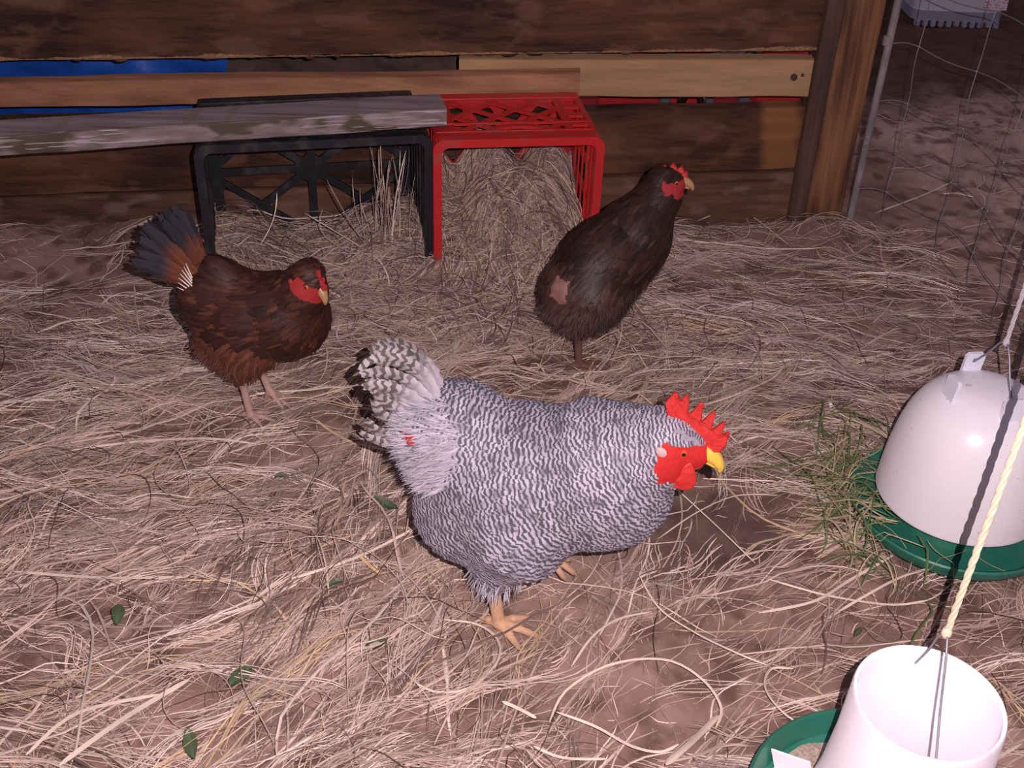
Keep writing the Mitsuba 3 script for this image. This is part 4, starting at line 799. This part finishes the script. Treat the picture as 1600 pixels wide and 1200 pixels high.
nest('hay_nest', BC, .452, .28, h_black, 4200, 'heap of dull straw filling the floor of the black crate with a tuft of upright stalks', 61, tuft=tuft)
nest('hay_nest', RC, .335, .28, h_red, 5200, 'thick mass of hay stuffed into the red milk crate and spilling out', 62, spill=.24)

# single stalks that stand out, each a thing of its own
def stalk(px, w, label, z=.020, col=(.72, .58, .46), key='straw_stalk', group='single long stalks of straw', n=26, roll=.2, zs=None):
    zz = zs if zs is not None else [z]*len(px)
    P = np.array([at(a, b, q) for (a, b), q in zip(px, zz)])
    for i in range(len(P)):
        for _ in range(3): P[i] = at(*px[i], zz[i]+float(gh(P[i, 0], P[i, 1])))
    q = smooth_curve(P, n); v, f, c = strands(q[None], V(w), V(roll), V(*col)[None], .45)
    # closed below so that it is a solid stalk
    K = n; i = np.arange(K*3).reshape(K, 3); g = np.concatenate([np.stack([i[:-1, 2], i[:-1, 0], i[1:, 0]], -1), np.stack([i[:-1, 2], i[1:, 0], i[1:, 2]], -1)])
    obj(key, trimesh.Trimesh(v, np.vstack([f, g]), process=False), 'straw_mat', False, color=np.vstack([c]), label=label, category='straw stalk', group=group)
ST = [([(858, 1128), (885, 1078), (955, 1038), (1040, 1031), (1098, 1062), (1127, 1105), (1118, 1138)], .0046, 'pale straw bent in a wide arch on the bare dirt before the rooster'),
      ([(1122, 1118), (1085, 1155), (1040, 1195)], .0075, 'thick pale straw slanting to the bottom edge below the wide arch'),
      ([(868, 1112), (930, 1135), (985, 1165), (1030, 1175), (1060, 1163)], .0050, 'pale straw lying across the foot of the wide arch'),
      ([(640, 1060), (680, 1081), (735, 1074), (776, 1035), (778, 1000), (745, 975), (690, 968)], .0040, 'straw curled in a ring just below the rooster foot'),
      ([(892, 1042), (925, 995), (965, 968), (1018, 956)], .0044, 'straw arc between the rooster foot and the wide arch'),
      ([(998, 897), (1030, 950), (1085, 988), (1150, 1020), (1200, 1040)], .0036, 'long thin straw running right from under the rooster breast'),
      ([(1240, 1045), (1205, 1045), (1196, 1075), (1228, 1117), (1290, 1152)], .0036, 'hooked straw at the left of the green feed pan'),
      ([(834, 1166), (880, 1184), (948, 1186)], .0050, 'short bright straw near the bottom edge below the ring'),
      ([(785, 1096), (812, 1108), (838, 1122)], .0062, 'stubby bright straw left of the wide arch'),
      ([(92, 1196), (190, 1125), (295, 1062)], .0090, 'broad flattened straw slanting up in the near left corner'),
      ([(40, 1180), (120, 1115), (250, 1085)], .0065, 'straw beside the broad flattened one in the near left corner'),
      ([(110, 704), (220, 690), (325, 686), (400, 694)], .0060, 'long straw lying level below the foot of the red brown hen'),
      ([(20, 893), (160, 903), (290, 902)], .0058, 'long level straw at the left edge of the photo, halfway down'),
      ([(562, 868), (578, 884), (594, 896)], .0060, 'short yellow straw left of the rooster thigh'),
      ([(455, 905), (560, 870), (655, 822)], .0060, 'straw slanting up to the rear of the rooster'),
      ([(1098, 748), (1150, 750), (1212, 752)], .0040, 'straight straw pointing right from below the rooster beak'),
      ([(1028, 842), (1090, 800), (1150, 775), (1215, 774)], .0030, 'curved straw over the dark dirt right of the rooster breast'),
      ([(1058, 765), (1120, 822), (1180, 880)], .0030, 'straight straw crossing the dark dirt'),
      ([(1080, 640), (1120, 662), (1152, 692)], .0034, 'straw just behind the rooster comb'),
      ([(1368, 333), (1440, 306), (1488, 284)], .0060, 'pale stalk lying in the yard behind the wire fence'),
      ([(1090, 345), (1156, 329), (1236, 386)], .0040, 'bent straw at the foot of the plank wall right of the dark hen'),
      ([(575, 443), (630, 420), (696, 396)], .0042, 'straw lying across the front of the two crates'),
      ([(1185, 958), (1270, 940), (1330, 905), (1395, 868)], .0058, 'thick straw slanting towards the waterer tray'),
      ([(1200, 905), (1290, 930), (1390, 945), (1450, 938)], .0046, 'long straw curving along the front of the waterer tray'),
      ([(1310, 955), (1400, 905), (1455, 888)], .0052, 'tan straw poking under the front of the waterer tray'),
      ([(295, 358), (320, 378), (352, 404)], .0060, 'stout stalk leaning out of the black crate behind the raised tail')]
ZS = {25: [.16, .11, .05]}
tint = np.random.default_rng(17)
for i, (px, w, lb) in enumerate(ST):
    c = V(.70, .56, .44)*tint.uniform(.85, 1.12) if i != 13 else V(.66, .46, .18)
    stalk(px, w, lb, col=c, zs=ZS.get(i), z=.024 if i != 19 else .012)
# green bits
def leaf(px, L, w, ang, label, i, rgb=(.085, .125, .058), key='green_leaf', cat_='leaf', group='green leaves dropped on the straw'):
    c = at(*px, .02); c = at(*px, .022+float(gh(c[0], c[1]))); s = np.linspace(0, 1, 9); cs = np.linspace(-1, 1, 5); prof = np.sin(np.pi*np.clip(.04+.93*s, 0, 1))**.8
    A = np.zeros((9, 5, 3)); A[..., 0] = ((s-.5)*L)[:, None]; A[..., 1] = (w*.5*prof)[:, None]*cs; A[..., 2] = .004*np.sin(s*4+i)[:, None]+.003*np.abs(cs)
    k = np.arange(45).reshape(9, 5); f = np.concatenate([np.stack([k[:-1, :-1], k[:-1, 1:], k[1:, 1:]], -1).reshape(-1, 3), np.stack([k[:-1, :-1], k[1:, 1:], k[1:, :-1]], -1).reshape(-1, 3)])
    v = A.reshape(-1, 3); v = np.vstack([v, v-V(0, 0, .0012)]); f = np.vstack([f, f[:, ::-1]+45]); v = v@(rotz(ang)@rotx(.25)).T+c
    col = V(*rgb)*(1+.25*(np.tile(np.abs(np.tile(cs, 9)), 2) < .1))[:, None]*np.random.default_rng(i).uniform(.7, 1.1)
    obj(key, trimesh.Trimesh(v, f, process=False), 'leaf_mat', True, color=col, **{k_: v_ for k_, v_ in dict(label=label, category=cat_, group=group).items() if v_})
for i, (px, L, w, a, lb) in enumerate([((184, 960), .042, .018, 1.8, 'green leaf on the straw at the far left'), ((376, 1056), .046, .020, 1.1, 'green leaf standing out in the lower left straw'), ((603, 786), .044, .015, -.5, 'dark green leaf just left of the rooster rear'), ((588, 1006), .030, .013, .4, 'small green leaf left of the rooster foot'),
                                    ((298, 1162), .055, .018, -1.1, 'long green leaf near the bottom left edge'), ((520, 912), .028, .011, .3, 'small green leaf below the yellow straw'), ((440, 745), .022, .010, .2, 'tiny green leaf between the red brown hen and the rooster tail'), ((1340, 988), .030, .008, .9, 'small green blade by the feeder pan')]): leaf(px, L, w, a, lb, i)
leaf((1302, 638), .034, .013, 1.9, 'small white feather lying on the straw left of the waterer', 9, (.75, .70, .68), 'loose_feather', 'feather', None)
gr = Pile(); n = 240; c = at(1345, 800, .0); x, y = c[0]+r.normal(0, .045, n), c[1]+r.normal(0, .085, n); ok = (x-WC[0])**2+(y-WC[1])**2 > .155**2; x, y = x[ok], y[ok]; n = len(x); Ls = r.uniform(.07, .2, n)
X, Y = plan(x, y, r.normal(-.5, .9, n), Ls, r.normal(0, 6, n), r.normal(0, .3, n), 12); s = np.linspace(0, 1, 12)[None]
Z = gh(X, Y)+.012+r.uniform(0, .02, n)[:, None]+np.abs(r.normal(0, .022, n))[:, None]*np.sin(np.pi*s); gcol = np.where(r.uniform(0, 1, (n, 1)) < .5, V(.13, .175, .06), V(.40, .32, .19))*r.uniform(.7, 1.2, (n, 1))
D_ = np.hypot(X-WC[0], Y-WC[1]); Z = np.where(D_ < .165, np.maximum(Z, .06), Z)
gr.add(*strands(np.stack([X, Y, Z], -1), r.uniform(.0016, .0036, n), r.normal(0, .6, n), gcol)); gr.put('green_grass', label='clump of half green hay against the left side of the waterer', category='grass', kind='stuff')
